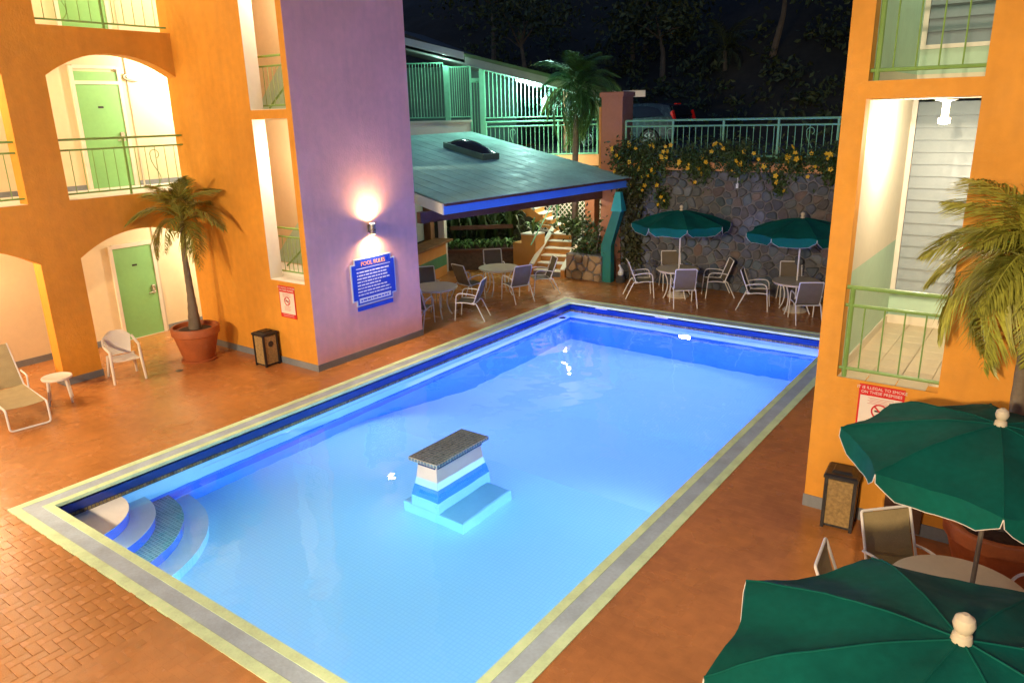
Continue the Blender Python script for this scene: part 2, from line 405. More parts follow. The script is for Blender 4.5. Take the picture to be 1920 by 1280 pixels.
# casings of the added rope lights under the rims
for a, b_ in (((.001, 2.0, -.407), (.012, 12.0, -.393)), ((PX - .012, .2, -.407), (PX - .001, 12.1, -.393)), ((.35, PY - .012, -.407), (6.1, PY - .001, -.393)), ((.35, .001, -.407), (6.1, .012, -.393))): MB().box(a, b_).build('added_lamp_strip', STEPW, pool)
dr = MB().lathe([(.07, -.004), (.07, .0025), (.055, .003)], 20, (-3.62, 3.86, 0)); tag(dr.build('floor_drain', BLACK), 'small dark round floor drain in front of the left pot', 'drain')
# water
wm = bpy.data.materials.new('pool_water'); wm.use_nodes = True; nt = wm.node_tree; N = nt.nodes; L = nt.links
for n in list(N):
    if n.type == 'BSDF_PRINCIPLED': N.remove(n)
out = [n for n in N if n.type == 'OUTPUT_MATERIAL'][0]
gl = N.new('ShaderNodeBsdfGlass'); gl.inputs['IOR'].default_value = 1.33; gl.inputs['Roughness'].default_value = 0; gl.inputs['Color'].default_value = (1, 1, 1, 1)
tc = N.new('ShaderNodeTexCoord'); no = N.new('ShaderNodeTexNoise'); no.inputs['Scale'].default_value = 1.5; no.inputs['Detail'].default_value = 2.0
bp = N.new('ShaderNodeBump'); bp.inputs['Strength'].default_value = .28; bp.inputs['Distance'].default_value = .05
L.new(tc.outputs['Object'], no.inputs['Vector']); L.new(no.outputs[0], bp.inputs['Height']); L.new(bp.outputs[0], gl.inputs['Normal']); L.new(gl.outputs[0], out.inputs['Surface'])
va = N.new('ShaderNodeVolumeAbsorption'); va.inputs['Color'].default_value = (.50, .88, .98, 1); va.inputs['Density'].default_value = .30; L.new(va.outputs[0], out.inputs['Volume'])
wa = MB().box((-.05, -.05, -2.8), (PX + .05, PY + .05, WZ))
wat = structure(wa.build('water', wm)); wat.cycles.is_caustics_caster = True

# island
isl = thing('pool_island', 'tiled stone pedestal table standing in the pool water', 'pool island')
IX0, IX1, IY0, IY1 = 2.89, 3.41, 3.41, 4.56; IZ = .08
def frustum(mb, z0, z1, o0, o1, x0=IX0, x1=IX1, y0=IY0, y1=IY1):
    p = [(x0 - o0, y0 - o0, z0), (x1 + o0, y0 - o0, z0), (x1 + o0, y1 + o0, z0), (x0 - o0, y1 + o0, z0), (x0 - o1, y0 - o1, z1), (x1 + o1, y0 - o1, z1), (x1 + o1, y1 + o1, z1), (x0 - o1, y1 + o1, z1)]
    mb.add(p, [(0, 3, 2, 1), (4, 5, 6, 7), (0, 1, 5, 4), (1, 2, 6, 5), (2, 3, 7, 6), (3, 0, 4, 7)])
b = MB(); frustum(b, -.055, -.006, 0, 0); b.build('slab', GROUT, isl, loc=(0, 0, IZ))
b = MB(); frustum(b, -.33, -.055, -.065, -.095); b.build('neck', SCREAM, isl, loc=(0, 0, IZ))
b = MB(); frustum(b, -.46, -.25, -.045, -.065); b.build('white_band', STEPW, isl)
b = MB(); frustum(b, -.80, -.46, -.005, -.042); b.build('blue_band', PBLUE, isl)
b = MB(); frustum(b, -1.5, -.80, .0, -.005); b.build('base', M('island_plaster', (.27, .42, .50), .5, .06, 3), isl)
b = MB(); b.bbox((IX0 - .16, IY0 + .0, -1.5), (IX1 + .43, IY1 - .06, -1.10), .02); b.build('plinth', M('island_plaster', (.27, .42, .50), .5, .06, 3), isl)
tl = MB(); s = .047
NI, NJ = 9, 20; wi, wj = (IX1 - IX0) / NI, (IY1 - IY0) / NJ
for i in range(NI):
    for j in range(NJ):
        x, y = IX0 + (i + .5) * wi, IY0 + (j + .5) * wj; tl.bbox((x - wi / 2 + .005, y - wj / 2 + .005, -.008), (x + wi / 2 - .005, y + wj / 2 - .005, 0), .002)
for i in range(NI):
    x = IX0 + (i + .5) * wi
    for y, sg in ((IY0, -1), (IY1, 1)): tl.box((x - wi / 2 + .006, min(y, y + sg * .004), -.05), (x + wi / 2 - .006, max(y, y + sg * .004), -.012))
for j in range(NJ):
    y = IY0 + (j + .5) * wj
    for x, sg in ((IX0, -1), (IX1, 1)): tl.box((min(x, x + sg * .004), y - wj / 2 + .006, -.05), (max(x, x + sg * .004), y + wj / 2 - .006, -.012))
tl.build('mosaic_tiles', TILEB, isl, kind='stuff', loc=(0, 0, IZ))
tb = MB()
for j in range(22):
    y = IY0 + .10 + (j + .5) * .0445; tb.box((IX1 - .088, y - .017, -.128), (IX1 - .073, y + .017, -.088))
for i in range(8):
    x = IX0 + .10 + (i + .5) * .040; tb.box((x - .016, IY0 + .073, -.128), (x + .016, IY0 + .088, -.088))
tb.build('band_tiles', NAVY, isl, kind='stuff', loc=(0, 0, IZ))

for o in list(pool.children_recursive) + list(isl.children_recursive): o.cycles.is_caustics_receiver = True

# ------------------------------------------------------------------ railings
CYL = {}
def cyl_mesh(r, h, m, n=6):
    k = (round(r, 4), round(h, 3), m.name)
    if k not in CYL: CYL[k] = MB().tube([(0, 0, 0), (0, 0, h)], r, n).mesh('baluster', m, True)
    return CYL[k]
def railing(p0, p1, z0, h, parent, m, step=.13, gap=.12, posts=(0, 1), scroll=(), bot=.08, low=0., r=.012):
    """top rail, second rail, bottom rail, balusters and posts between two plan points; child of a building"""
    p0, p1 = Vector((*p0, z0)), Vector((*p1, z0)); d = p1 - p0; Ln = d.length; u = d.normalized()
    rt = MB().tube([p0 + Vector((0, 0, h)), p1 + Vector((0, 0, h))], r * 1.7, 8).build('railing', m, parent, True)
    MB().tube([p0 + Vector((0, 0, h - gap)), p1 + Vector((0, 0, h - gap))], r * 1.4, 8).build('second_rail', m, rt, True)
    MB().tube([p0 + Vector((0, 0, bot)), p1 + Vector((0, 0, bot))], r * 1.4, 8).build('bottom_rail', m, rt, True)
    for t in posts:
        q = p0 + d * t
        MB().tube([q + Vector((0, 0, low)), q + Vector((0, 0, h))], r * 1.9, 8).build('post', m, rt, True)
    k = max(2, round(Ln / step)); me = cyl_mesh(r * .62, h - gap - bot, m)
    for i in range(1, k):
        if any(abs(i / k - t) < .4 * step / Ln for t in posts): continue
        q = p0 + d * (i / k) + Vector((0, 0, bot)); obj('baluster', me, rt, q)
    for t in scroll:
        c = p0 + d * t; hh = h - gap - bot; pts = []
        for i in range(13): a = math.pi * (1.15 - i / 12 * 1.5); pts.append(c + u * (.09 * math.cos(a)) + Vector((0, 0, bot + hh * .80 + .085 * math.sin(a))))
        e = pts[0]; pts = pts[::-1][:]  # upper hook, then the long S down
        pts += bez(pts[-1], c + u * -.10 + Vector((0, 0, bot + hh * .62)), c + u * .03 + Vector((0, 0, bot + hh * .36)), 6)[1:]
        pts += bez(pts[-1], c + u * .12 + Vector((0, 0, bot + hh * .16)), c + u * -.02 + Vector((0, 0, bot + hh * .03)), 6)[1:]
        MB().tube(pts, r * .6, 6).build('scroll', m, rt, True)
    return rt

# ------------------------------------------------------------------ arcade wing
arc = thing('arcade_wing', 'orange stucco wing with arched galleries and green doors', 'building')
XF, XD = -4.63, -6.60
def arch(y0, y1, z0, zs, rise, n=18):
    c, hw = (y0 + y1) / 2, (y1 - y0) / 2; p = [(y0, z0), (y1, z0)]
    for i in range(n + 1):
        t = 1 - 2 * i / n; p.append((c + hw * t, zs + rise * (1 - abs(t) ** 2.1)))
    return p
holes = []
for y0, y1 in ((2.9, 5.30), (-.20, 2.22), (-3.3, -.88)):
    for z0, zs in ((-.05, 2.26), (3.3, 5.41), (6.22, 8.35)): holes.append(arch(y0, y1, z0, zs, .39))
fc = MB().sheet([[(-3.9, -.1), (5.32, -.1), (5.32, 9.2), (-3.9, 9.2)]] + holes, lambda a, b, t: (t, a, b), XF, XF - .317)
fc.build('facade', ORANGE, arc)
b = MB().box((XD - .25, -4.5, -.1), (XD, 10, 9.2)); b.build('gallery_wall', CREAM, arc)
for z in (3.3, 6.22, 9.15):
    b = MB().box((XD, -4.5, z - .22), (XF - .318, 10, z)); b.build('floor_slab', WHITE, arc)
    b = MB().box((XF - .318, -3.9, z - .002), (XF - .02, 5.279, z + .003)); b.build('sill', WHITE, arc)
b = MB().box((XD - .25, 10, -.1), (-4.3, 10.2, 9.2)); b.build('end_wall', WHITE, arc)
b = MB()
for y0, y1 in ((2.215, 2.905), (-.885, -.195)): b.box((XF - .34, y0 - .012, -.005), (XF + .012, y1 + .012, .13))
b.box((XD, -4.4, -.005), (XD + .015, 4.30, .13)); b.box((XD, 5.36, -.005), (XD + .015, 10, .13)); b.build('baseboard', PLINTH, arc)
for z in (3.3, 6.22):
    b = MB().box((XD, -4.4, z), (XD + .015, 4.14, z + .10)); b.box((XD, 5.28, z), (XD + .015, 10, z + .10)); b.build('baseboard', PLINTH, arc)
def door(y0, y1, z0, z1, trans=None):
    d = MB().bbox((XD + .012, y0, z0 + .01), (XD + .03, y1, z1), .002).build('door', GREEN, arc)
    f = MB(); t = trans[1] + .05 if trans else z1 + .07
    f.box((XD, y0 - .075, z0), (XD + .05, y0 - .004, t)); f.box((XD, y1 + .004, z0), (XD + .05, y1 + .075, t)); f.box((XD, y0 - .004, z1 + .004), (XD + .05, y1 + .004, z1 + .07))
    f.box((XD, y0 - .004, t - .045), (XD + .048, y1 + .004, t + .02)); f.box((XD, y0 - .004, z0), (XD + .045, y1 + .004, z0 + .012)); f.build('frame', WHITE, d)
    if trans: MB().box((XD + .005, y0, trans[0]), (XD + .025, y1, trans[1] - .05)).build('transom_panel', GREEN, d)
    MB().bbox((XD + .03, y1 - .13, z0 + .93), (XD + .065, y1 - .055, z0 + 1.12), .008).build('lock', CHROME, d)
    MB().tube(rounded([(XD + .05, y1 - .09, z0 + .98), (XD + .09, y1 - .09, z0 + .97), (XD + .09, y1 - .23, z0 + .95)], .02), .011, 8).build('handle', CHROME, d, True)
    c = (y0 + y1) / 2; MB().box((XD + .03, c - .055, z0 + 1.60), (XD + .034, c + .055, z0 + 1.64)).build('number_plate', BLACK, d)
door(4.40, 5.25, 0, 2.02); door(4.26, 5.13, 3.3, 5.36, (5.43, 5.66)); door(4.22, 5.12, 6.22, 8.28, (8.35, 8.58)); door(-.9, -.05, 3.3, 5.36, (5.43, 5.66))
for y in (5.20 + .16, ):
    for z0, z1 in ((.0, 2.9), (3.3, 6.0), (6.22, 8.9)): MB().box((XD + .001, y - .02, z0), (XD + .02, y + .015, z1)).build('trim_strip', TABLE, arc)
for z in (3.3, 6.22):
    railing((XF - .10, 2.90), (XF - .10, 5.27), z, 1.04, arc, RAILG, .19, .18, (.5,), (.74,) if z < 5 else (.22,), .10)
    railing((XF - .10, -.20), (XF - .10, 2.22), z, 1.04, arc, RAILG, .19, .18, (.5,), (.70,), .10)
# gallery wall lamp
wlp = thing('bulkhead_lamp', 'oval grey bulkhead lamp on the gallery wall beside the upper green door', 'lamp', (XD, 5.50, 5.52))
b = MB()
b.sheet([[(.24 * math.cos(a), .085 * math.sin(a)) for a in [2 * math.pi * i / 24 for i in range(24)]]], lambda a, c, t: (t, a, c), .0, .05); b.build('housing', CHROME, wlp, True)
b = MB().sheet([[(.19 * math.cos(a), .06 * math.sin(a)) for a in [2 * math.pi * i / 24 for i in range(24)]]], lambda a, c, t: (t, a, c), .051, .085); b.build('diffuser', SWHITE, wlp, True)
# gallery ceiling lamps (round fittings) with their light
def ceiling_lamp(x, y, z, e, label, c=WARMW, r=.13, size=.1):
    t = thing('ceiling_lamp', label, 'lamp', (x, y, z), 0, 'gallery ceiling lamps')
    MB().lathe([(r, 0), (r, -.03), (r * .9, -.035)], 20).build('base', CHROME, t, True)
    MB().lathe([(r * .85, -.036), (r * .8, -.07), (r * .5, -.10), (.01, -.115)], 20).build('globe', LAMPW, t, True)
    light('ceiling_lamp_light', 'POINT', (x, y, z - .2), e, c, size)
ceiling_lamp(-5.75, 6.9, 3.08, 280, 'round ceiling lamp in the ground floor gallery behind the tower')
ceiling_lamp(-5.75, 6.6, 6.0, 380, 'round ceiling lamp in the middle gallery behind the tower')
ceiling_lamp(-5.75, 6.6, 8.93, 380, 'round ceiling lamp in the top gallery behind the tower')
ceiling_lamp(-5.75, .6, 3.08, 260, 'round ceiling lamp in the ground floor gallery above the side table', WARM)
ceiling_lamp(-5.75, 1.0, 6.0, 180, 'round ceiling lamp in the middle gallery at the left', WARM)
ceiling_lamp(-5.75, 3.4, 8.93, 180, 'round ceiling lamp in the top gallery near the door', WARM)

# ------------------------------------------------------------------ left stair tower
tw = thing('stair_tower', 'orange and mauve stair tower with tall openings left of the pool', 'building')
TX0, TX1, TY0, TY1 = -4.95, -1.23, 5.28, 8.17
ops = [[(-2.385, 1.66), (-1.375, 1.66), (-1.375, 4.61), (-2.385, 4.61)], [(-2.385, 4.76), (-1.375, 4.76), (-1.375, 7.6), (-2.385, 7.6)]]
MB().sheet([[(TX0, -.1), (TX1, -.1), (TX1, 9.2), (TX0, 9.2)]] + ops, lambda a, b, t: (a, t, b), TY0, TY0 + .28).build('front_wall', ORANGE, tw)
b = MB().box((TX1 - .2, TY0 + .2805, -.1), (TX1 + .006, TY1, 9.2)); b.box((TX1 + .0005, TY0 + .001, -.1), (TX1 + .006, TY0 + .2805, 9.2)); b.build('side_wall', MAUVE, tw).cycles.is_caustics_receiver = True
b = MB().box((TX0, TY0 + .281, -.1), (TX0 + .15, TY1, 9.2)); b.box((TX0 + .15, TY1 - .15, -.1), (TX1 - .2, TY1, 9.2)); b.build('rear_wall', WHITE, tw)
for z in (1.66, 4.76, 7.75):
    MB().box((TX0 + .15, TY0 + .281, z - .16), (TX1 - .201, TY1 - .151, z)).build('landing', WHITE, tw)
for z in (1.66, 4.76):
    MB().box((TX0 + .151, 6.55, z), (TX1 - .202, 6.7, z + 2.935)).build('core_wall', CREAM, tw)
    MB().sheet([[(-3.95, z + .02), (-1.45, z + .02), (-1.45, z + 1.75), (-2.5, z + 1.35), (-3.5, z + .45)]], lambda a, b_, t: (a, t, b_), 6.546, 6.549).build('dado', MINT, tw)
    MB().box((-2.384, TY0 + .01, z), (-1.376, TY0 + .279, z + .012)).build('sill', WHITE, tw)
    MB().box((-2.393, TY0 + .004, z + .012), (-2.3855 + .006, TY0 + .279, z + 2.94)).build('reveal', WHITE, tw)
    railing((-3.0, 5.72), (-1.44, 5.72), z, .93, tw, RAILG, .125, .17, (.2, .99), (), .08)
    MB().tube([(-3.05, 6.2, z + .05), (-1.5, 6.2, z + 1.15)], .02, 8).build('stair_handrail', RAILG, tw, True)
b = MB().box((TX0 + .4, TY0 - .012, -.005), (TX1 + .018, TY0, .13)); b.box((TX1 + .006, TY0, -.005), (TX1 + .018, TY1 + .012, .13)); b.build('baseboard', PLINTH, tw)
light('tower_lamp_light', 'POINT', (-1.9, 6.1, 3.95), 130, WARMW, .1); light('tower_lamp_light', 'POINT', (-1.9, 6.1, 7.0), 130, WARMW, .1)
# sconce on the mauve wall
sn = thing('wall_sconce', 'brass up and down wall sconce above the blue pool sign', 'lamp', (TX1 + .006, 6.84, 2.51))
MB().box((0, -.05, -.07), (.03, .05, .07)).build('back_plate', CHROME, sn)
MB().lathe([(.055, -.10), (.06, -.10), (.06, .10), (.055, .10)], 20, (.095, 0, 0)).build('barrel', CHROME, sn, True)
MB().lathe([(.05, .101), (.05, .106)], 20, (.095, 0, 0)).build('upper_lens', LAMPW, sn); MB().lathe([(.05, -.106), (.05, -.101)], 20, (.095, 0, 0)).build('lower_lens', LAMPW, sn)
light('sconce_light', 'SPOT', (TX1 + .12, 6.84, 2.63), 210, (1, .68, .32), .045, (TX1 + .09, 6.84, 4), 160, 1)
light('sconce_light', 'SPOT', (TX1 + .12, 6.84, 2.39), 210, (1, .68, .32), .045, (TX1 + .09, 6.84, 1), 160, 1)

# ------------------------------------------------------------------ signs
ps = thing('pool_rules_sign', 'blue notice board headed POOL RULES on the mauve wall', 'sign', (TX1 + .006, 6.85, 1.45))
def sgn(pts, t0, t1, nm, m, par): return MB().sheet([pts], lambda a, b, t: (t, a, b), t0, t1).build(nm, m, par)
W2, H2, c_ = .595, .47, .10
def notch(w, h, c): return [(-w + c, -h), (w - c, -h), (w - c, -h + c), (w, -h + c), (w, h - c), (w - c, h - c), (w - c, h), (-w + c, h), (-w + c, h - c), (-w, h - c), (-w, -h + c), (-w + c, -h + c)]
sgn([(y, z + .05) for y, z in notch(W2, H2, c_)], .0, .020, 'border', SWHITE, ps); sgn([(y, z + .05) for y, z in notch(W2 - .025, H2 - .025, c_)], .0205, .024, 'panel', BLUES, ps)
sgn([(-.48, -.52), (.48, -.52), (.48, -.44), (-.48, -.44)], 0, .019, 'foot_strip', BLUES, ps)
text('POOL RULES', .115, SYEL, ps, frame((.0265, 0, .40), (0, 1, 0), (0, 0, 1)))
def bar(y0, y1, z, h, m, par, nm, t=.0245): return MB().box((t, y0, z - h / 2), (t + .002, y1, z + h / 2)).build(nm, m, par)
bar(-.46, .46, .318, .012, SWHITE, ps, 'rule')
bar(-.43, .43, -.315, .095, SWHITE, ps, 'bottom_panel')
rs = random.Random(3)
for k in range(8):
    z = .245 - k * .064; y = -.45; end = (.42, .36, .38, .42, .18, .34, .42, .45)[k]; wd = MB()
    while y < end:
        l = rs.choice((.03, .05, .07, .09, .12)); l = min(l, end - y); wd.box((.0245, y, z - .013), (.026, y + l, z + .013)); y += l + .018
    wd.build('text_line', SWHITE, ps, kind='stuff')
wd = MB(); y = -.39
while y < .36: l = rs.choice((.04, .06, .09)); wd.box((.027, y, -.33), (.028, y + l, -.302)); y += l + .02
wd.build('text_line', BLUES, ps, kind='stuff')
def nosmoke(name, label, x, z, y, w, h):
    t = thing(name, label, 'sign', (x, y, z), 0, 'no smoking signs')
    def pl(x0, x1, z0, z1, d, m, nm): return MB().box((x0, -d - .002, z0), (x1, -d, z1)).build(nm, m, t)
    MB().box((-w / 2, -.012, -h / 2), (w / 2, 0, h / 2)).build('board', RED, t)
    pl(-w / 2 + .02, w / 2 - .02, -h / 2 + .085, h / 2 - .125, .0125, SCREAM, 'panel')
    F = lambda zz: frame((0, -.0135, zz), (1, 0, 0), (0, 0, 1))
    text('IT IS ILLEGAL TO SMOKE', .046, SCREAM, t, F(h / 2 - .035)); text('ON THESE PREMISES', .046, SCREAM, t, F(h / 2 - .085))
    n = 28; cz = .02; rr = .078
    MB().tube([(rr * math.cos(2 * math.pi * i / n), -.016, cz + rr * math.sin(2 * math.pi * i / n)) for i in range(n)], .009, 6, closed=True).build('prohibition_ring', RED, t, True)
    MB().box((-.075, -.0205, -.008), (.075, -.0175, .008), Matrix.Translation((0, 0, cz)) @ Matrix.Rotation(R(45), 4, 'Y')).build('prohibition_slash', RED, t)
    MB().box((-.05, -.0165, cz - .009), (.045, -.015, cz + .009)).build('cigarette', BLACK, t)
    wd = MB()
    for k in range(5): wd.box((-.13 + .02 * (k % 2), -.0155, h / 2 - .15 - k * .016), (.13 - .03 * (k % 3), -.0146, h / 2 - .143 - k * .016))
    for k in range(6): wd.box((-.10, -.0155, -.085 - k * .016), (.10 - .02 * (k % 3), -.0146, -.078 - k * .016))
    wd.build('text_lines', M('faded_red', (.62, .30, .26), .5), t, kind='stuff')
    wd = MB()
    for k in range(2): wd.box((-.16, -.0135, -h / 2 + .055 - k * .03), (.16, -.0125, -h / 2 + .068 - k * .03))
    wd.build('foot_text', M('pale_red', (.7, .3, .28), .5), t, kind='stuff')
nosmoke('no_smoking_sign', 'red and white no smoking sign above the bin on the left tower', -1.93, 1.27, TY0, .46, .62)
nosmoke('no_smoking_sign', 'red and white no smoking sign under the tiled landing at right', 8.43, 1.34, 5.19, .46, .62)

# ------------------------------------------------------------------ right stair tower
rt_ = thing('stair_tower', 'orange stair tower with tiled landing and grey louvres at right', 'building')
RX, RY = 7.73, 5.19
ops = [[(7.95, 1.68), (8.955, 1.68), (8.955, 4.65), (7.95, 4.65)], [(7.95, 4.82), (8.955, 4.82), (8.955, 7.75), (7.95, 7.75)]]
MB().sheet([[(RX, -.1), (13.5, -.1), (13.5, 9.4), (RX, 9.4)]] + ops, lambda a, b, t: (a, t, b), RY, RY + .2).build('front_wall', ORANGE, rt_)
MB().box((RX, RY + .2005, -.1), (RX + .2, 8.3, 9.4)).build('outer_side_wall', ORANGE, rt_)
for z0, z1 in ((1.68, 4.65), (4.82, 7.75)):
    MB().box((RX + .2005, RY + .2005, z0), (7.95, 7.9, z0 + 1.16)).build('mint_dado_wall', MINT if z0 < 3 else MINT, rt_)
    MB().box((RX + .2005, RY + .2005, z0 + 1.16), (7.9495, 7.9, z1 + .1)).build('side_wall', WHITE if z0 < 3 else MINT, rt_)
    MB().box((7.95, 7.90, z0), (11, 8.0, z0 + .42)).build('rear_wall', MINT, rt_); MB().box((7.95, 7.90, z0 + 2.97), (11, 8.0, z0 + 3.14)).build('rear_lintel', WHITE, rt_)
    MB().box((9.75, RY + .2005, z0), (9.9, 7.9, z0 + 3)).build('inner_wall', WHITE, rt_)
    b = MB().box((7.9505, 7.87, z0 + .42), (8.01, 7.899, z0 + 2.97)); b.box((8.01, 7.87, z0 + .42), (9.75, 7.899, z0 + .47)); fr_ = b.build('louvre_frame', FASCIA, rt_)
    me = None
    for k in range(16):
        z = z0 + .55 + k * .153
        T = Matrix.Translation((8.88, 7.905, z)) @ Matrix.Rotation(R(-24), 4, 'X')
        if me is None: me = MB().bbox((-.865, -.008, -.085), (.865, .008, .085), .004).mesh('slat', LOUVRE)
        o = obj('slat', me, fr_, (8.88, 7.905, z)); o.rotation_euler = (R(-11), 0, 0)
    MB().box((7.9505, RY + .205, z0 - .14), (9.75, 7.9, z0 - .012)).build('landing_slab', GROUT, rt_)
    fl_ = MB().box((7.951, RY + .002, z0 - .011), (8.954, RY + .2, z0 - .006)).build('floor', GROUT, rt_)
    me = MB().bbox((-.145, -.145, -.012), (.145, .145, 0), .003).mesh('floor_tile', FTILE)
    for i in range(6):
        for j in range(9):
            x, y = 7.951 + .148 + i * .298, RY + .155 + j * .298
            if x > 8.8 and y < RY + .35: continue
            if y > 7.75: continue
            obj('floor_tile', me, fl_, (x, y, z0 + .002))
    b = MB().box((7.9505, RY + .25, z0 + .002), (7.965, 7.869, z0 + .12)); b.box((7.965, 7.855, z0 + .002), (9.75, 7.869, z0 + .12)); b.build('skirting', WHITE, rt_)
    railing((7.955, RY + .05), (8.953, RY + .05), z0, 1.02, rt_, RAILG, .185, .20, (.06,), (), .10, .0, .014)
    MB().box((7.951, RY + .205, z0 + 2.96), (9.75, 7.868, z0 + 3.0)).build('ceiling', WHITE, rt_)
MB().box((RX - .012, RY - .012, -.005), (13, RY, .15)).build('baseboard', PLINTH, rt_)
MB().bbox((8.60, RY - .03, .02), (8.98, RY - .001, .62), .01).build('hatch', SEAM, rt_)
cl = thing('ceiling_lamp', 'bare white tubular ceiling lamp over the tiled landing', 'lamp', (8.53, 6.3, 4.64), 0)
MB().lathe([(.11, 0), (.11, -.02), (.04, -.035)], 18).build('base', SWHITE, cl, True)
MB().lathe([(.035, -.03), (.035, -.20), (.06, -.205), (.06, -.26), (.03, -.27)], 16).build('bulb', LAMPW, cl, True)
light('landing_lamp_light', 'POINT', (8.40, 6.25, 4.28), 85, (1, .88, .66), .06); light('landing_lamp_light', 'POINT', (8.9, 6.8, 7.35), 40, (.95, 1, .72), .08)

# ------------------------------------------------------------------ potted palms
def frond(L_, droop, wid, n=26, seed=0):
    r = random.Random(seed); mb = MB(); pts = []
    for i in range(n + 1):
        t = i / n; pts.append(Vector((L_ * (t - .30 * droop * t ** 3), 0, L_ * (.62 * t - (.55 + droop) * t * t))))
    mb.tube(pts[::2], [.012 * (1 - .85 * i / (n / 2)) + .002 for i in range(len(pts[::2]))], 5)
    for i in range(3, n + 1):
        t = i / n; p = pts[i]; tg = (pts[i] - pts[i - 1]).normalized()
        l = wid * (math.sin(math.pi * min(1, .18 + .82 * t) ** .9) * .85 + .18) * r.uniform(.85, 1.15)
        for s in (-1, 1):
            for q in range(3):
                d = (Vector((0, s, 0)) * r.uniform(.75, 1) + tg * r.uniform(.75, 1.15) + Vector((0, 0, r.uniform(-.35, .15)))).normalized()
                o = p + tg * (L_ / n * .34 * q); side = d.cross(Vector((0, 0, 1))).normalized() * .0075 * (1 + .3 * r.random()); mid = o + d * l * .5 + Vector((0, 0, .03 * l)); tip = o + d * l + Vector((0, 0, -.30 * l * r.uniform(.6, 1.5)))
                mb.add([o + side * .4, o - side * .4, mid - side, mid + side, tip], [(0, 1, 2, 3), (3, 2, 4)])
    return mb
def palm(name, label, base, trunk_pts, radii, nf, L_, wid, seed, leaf=LEAF, droops=(.1, .75), elev=(-.25, .95), group=None, cat='palm', skip=None):
    t = thing(name, label, cat, base, 0, group); r = random.Random(seed)
    pts = [Vector(p) for p in trunk_pts]; mb = MB(); fine = []; rad = []
    for i in range(len(pts) - 1):
        for k in range(8):
            f = k / 8; fine.append(pts[i].lerp(pts[i + 1], f)); rad.append((radii[i] + (radii[i + 1] - radii[i]) * f) * (1.0 + .07 * (k % 2)))
    fine.append(pts[-1]); rad.append(radii[-1]); mb.tube(fine, rad, 12); mb.build('trunk', TRUNK, t, True)
    var = [frond(L_, d, wid, 26, seed * 10 + i).mesh('frond', leaf) for i, d in enumerate([droops[0] + (droops[1] - droops[0]) * k / 4 for k in range(5)])]
    for i in range(nf):
        az = i * 2.39996 + r.uniform(-.2, .2); f = i / nf
        e = elev[1] + (elev[0] - elev[1]) * f; o = obj('frond', var[min(4, int(f * 5))], t, pts[-1] + Vector((0, 0, -.05 * f)))
        o.rotation_euler = (r.uniform(-.15, .15), -e, az); s = r.uniform(.82, 1.1); o.scale = (s, s, s)
    return t
def pot(label, base, r0, r1, h):
    t = thing('plant_pot', label, 'pot', base, 0, 'terracotta pots')
    MB().lathe([(r0 * .92, .02), (r0, .05), (r1 * .93, h * .74), (r1 * .94, h * .76), (r1, h * .78), (r1 * 1.02, h * .97), (r1 * .99, h), (r1 * .90, h), (r1 * .88, h * .9)], 36).build('body', TERRA, t, True)
    MB().lathe([(r1 * .885, h * .88), (r1 * .6, h * .91), (.01, h * .93)], 24).build('soil', SOIL, t, True)
    MB().lathe([(r0 * 1.12, 0), (r0 * 1.16, .035), (r0 * 1.05, .04)], 32).build('saucer', TERRA, t, True)
pot('terracotta pot holding the left palm', (-3.95, 4.50, 0), .30, .455, .70)
palm('potted_palm', 'slender palm growing from the left terracotta pot', (-3.95, 4.50, .62), [(0, 0, 0), (-.02, .03, .7), (-.04, .03, 1.5), (-.03, .08, 2.15)], [.12, .07, .05, .042], 15, 1.02, .42, 3, group='potted palms', elev=(-.45, 1.2))
pot('terracotta pot holding the right palm', (9.70, 4.66, 0), .32, .48, .66)
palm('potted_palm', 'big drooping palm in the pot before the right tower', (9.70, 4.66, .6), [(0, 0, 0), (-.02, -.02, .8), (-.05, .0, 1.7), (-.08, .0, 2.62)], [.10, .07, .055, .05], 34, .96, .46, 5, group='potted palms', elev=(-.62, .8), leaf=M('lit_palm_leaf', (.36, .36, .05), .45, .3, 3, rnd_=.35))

# ------------------------------------------------------------------ bins
def bin_(label, loc, rz):
    t = thing('litter_bin', label, 'bin', loc, rz, 'litter bins'); w = .15; h = .62
    for x in (-1, 1):
        for y in (-1, 1): MB().box((x * w - .018, y * w - .018, 0), (x * w + .018, y * w + .018, h)).build('corner_post', BLACK, t)
    b = MB()
    b.box((-w, -w, .02), (w, w, .05)); b.build('base', BLACK, t)
    for k, (a, bb) in enumerate((((-w + .02, -w - .006, .05), (w - .02, -w + .01, h - .02)), ((-w + .02, w - .01, .05), (w - .02, w + .006, h - .02)), ((-w - .006, -w + .02, .05), (-w + .01, w - .02, h - .02)), ((w - .01, -w + .02, .05), (w + .006, w - .02, h - .02)))): MB().box(a, bb).build('pebble_panel', PEBBLE, t)
    b = MB(); b.bbox((-w - .03, -w - .03, h), (w + .03, w + .03, h + .05), .02); b.bbox((-w * .72, -w * .72, h + .05), (w * .72, w * .72, h + .075), .02); b.build('lid', BLACK, t)
    disc = MB(); disc.sheet([[(.06 * math.cos(2 * math.pi * i / 16), .44 + .06 * math.sin(2 * math.pi * i / 16)) for i in range(16)]], lambda a, c, t_: (t_, a, c), w + .0065, w + .010); disc.build('opening', BLACK, t)
bin_('black and pebble litter bin against the left tower wall', (-2.46, 5.05, 0), 0)
bin_('black and pebble litter bin against the right tower wall', (8.18, 4.97, 0), R(4))

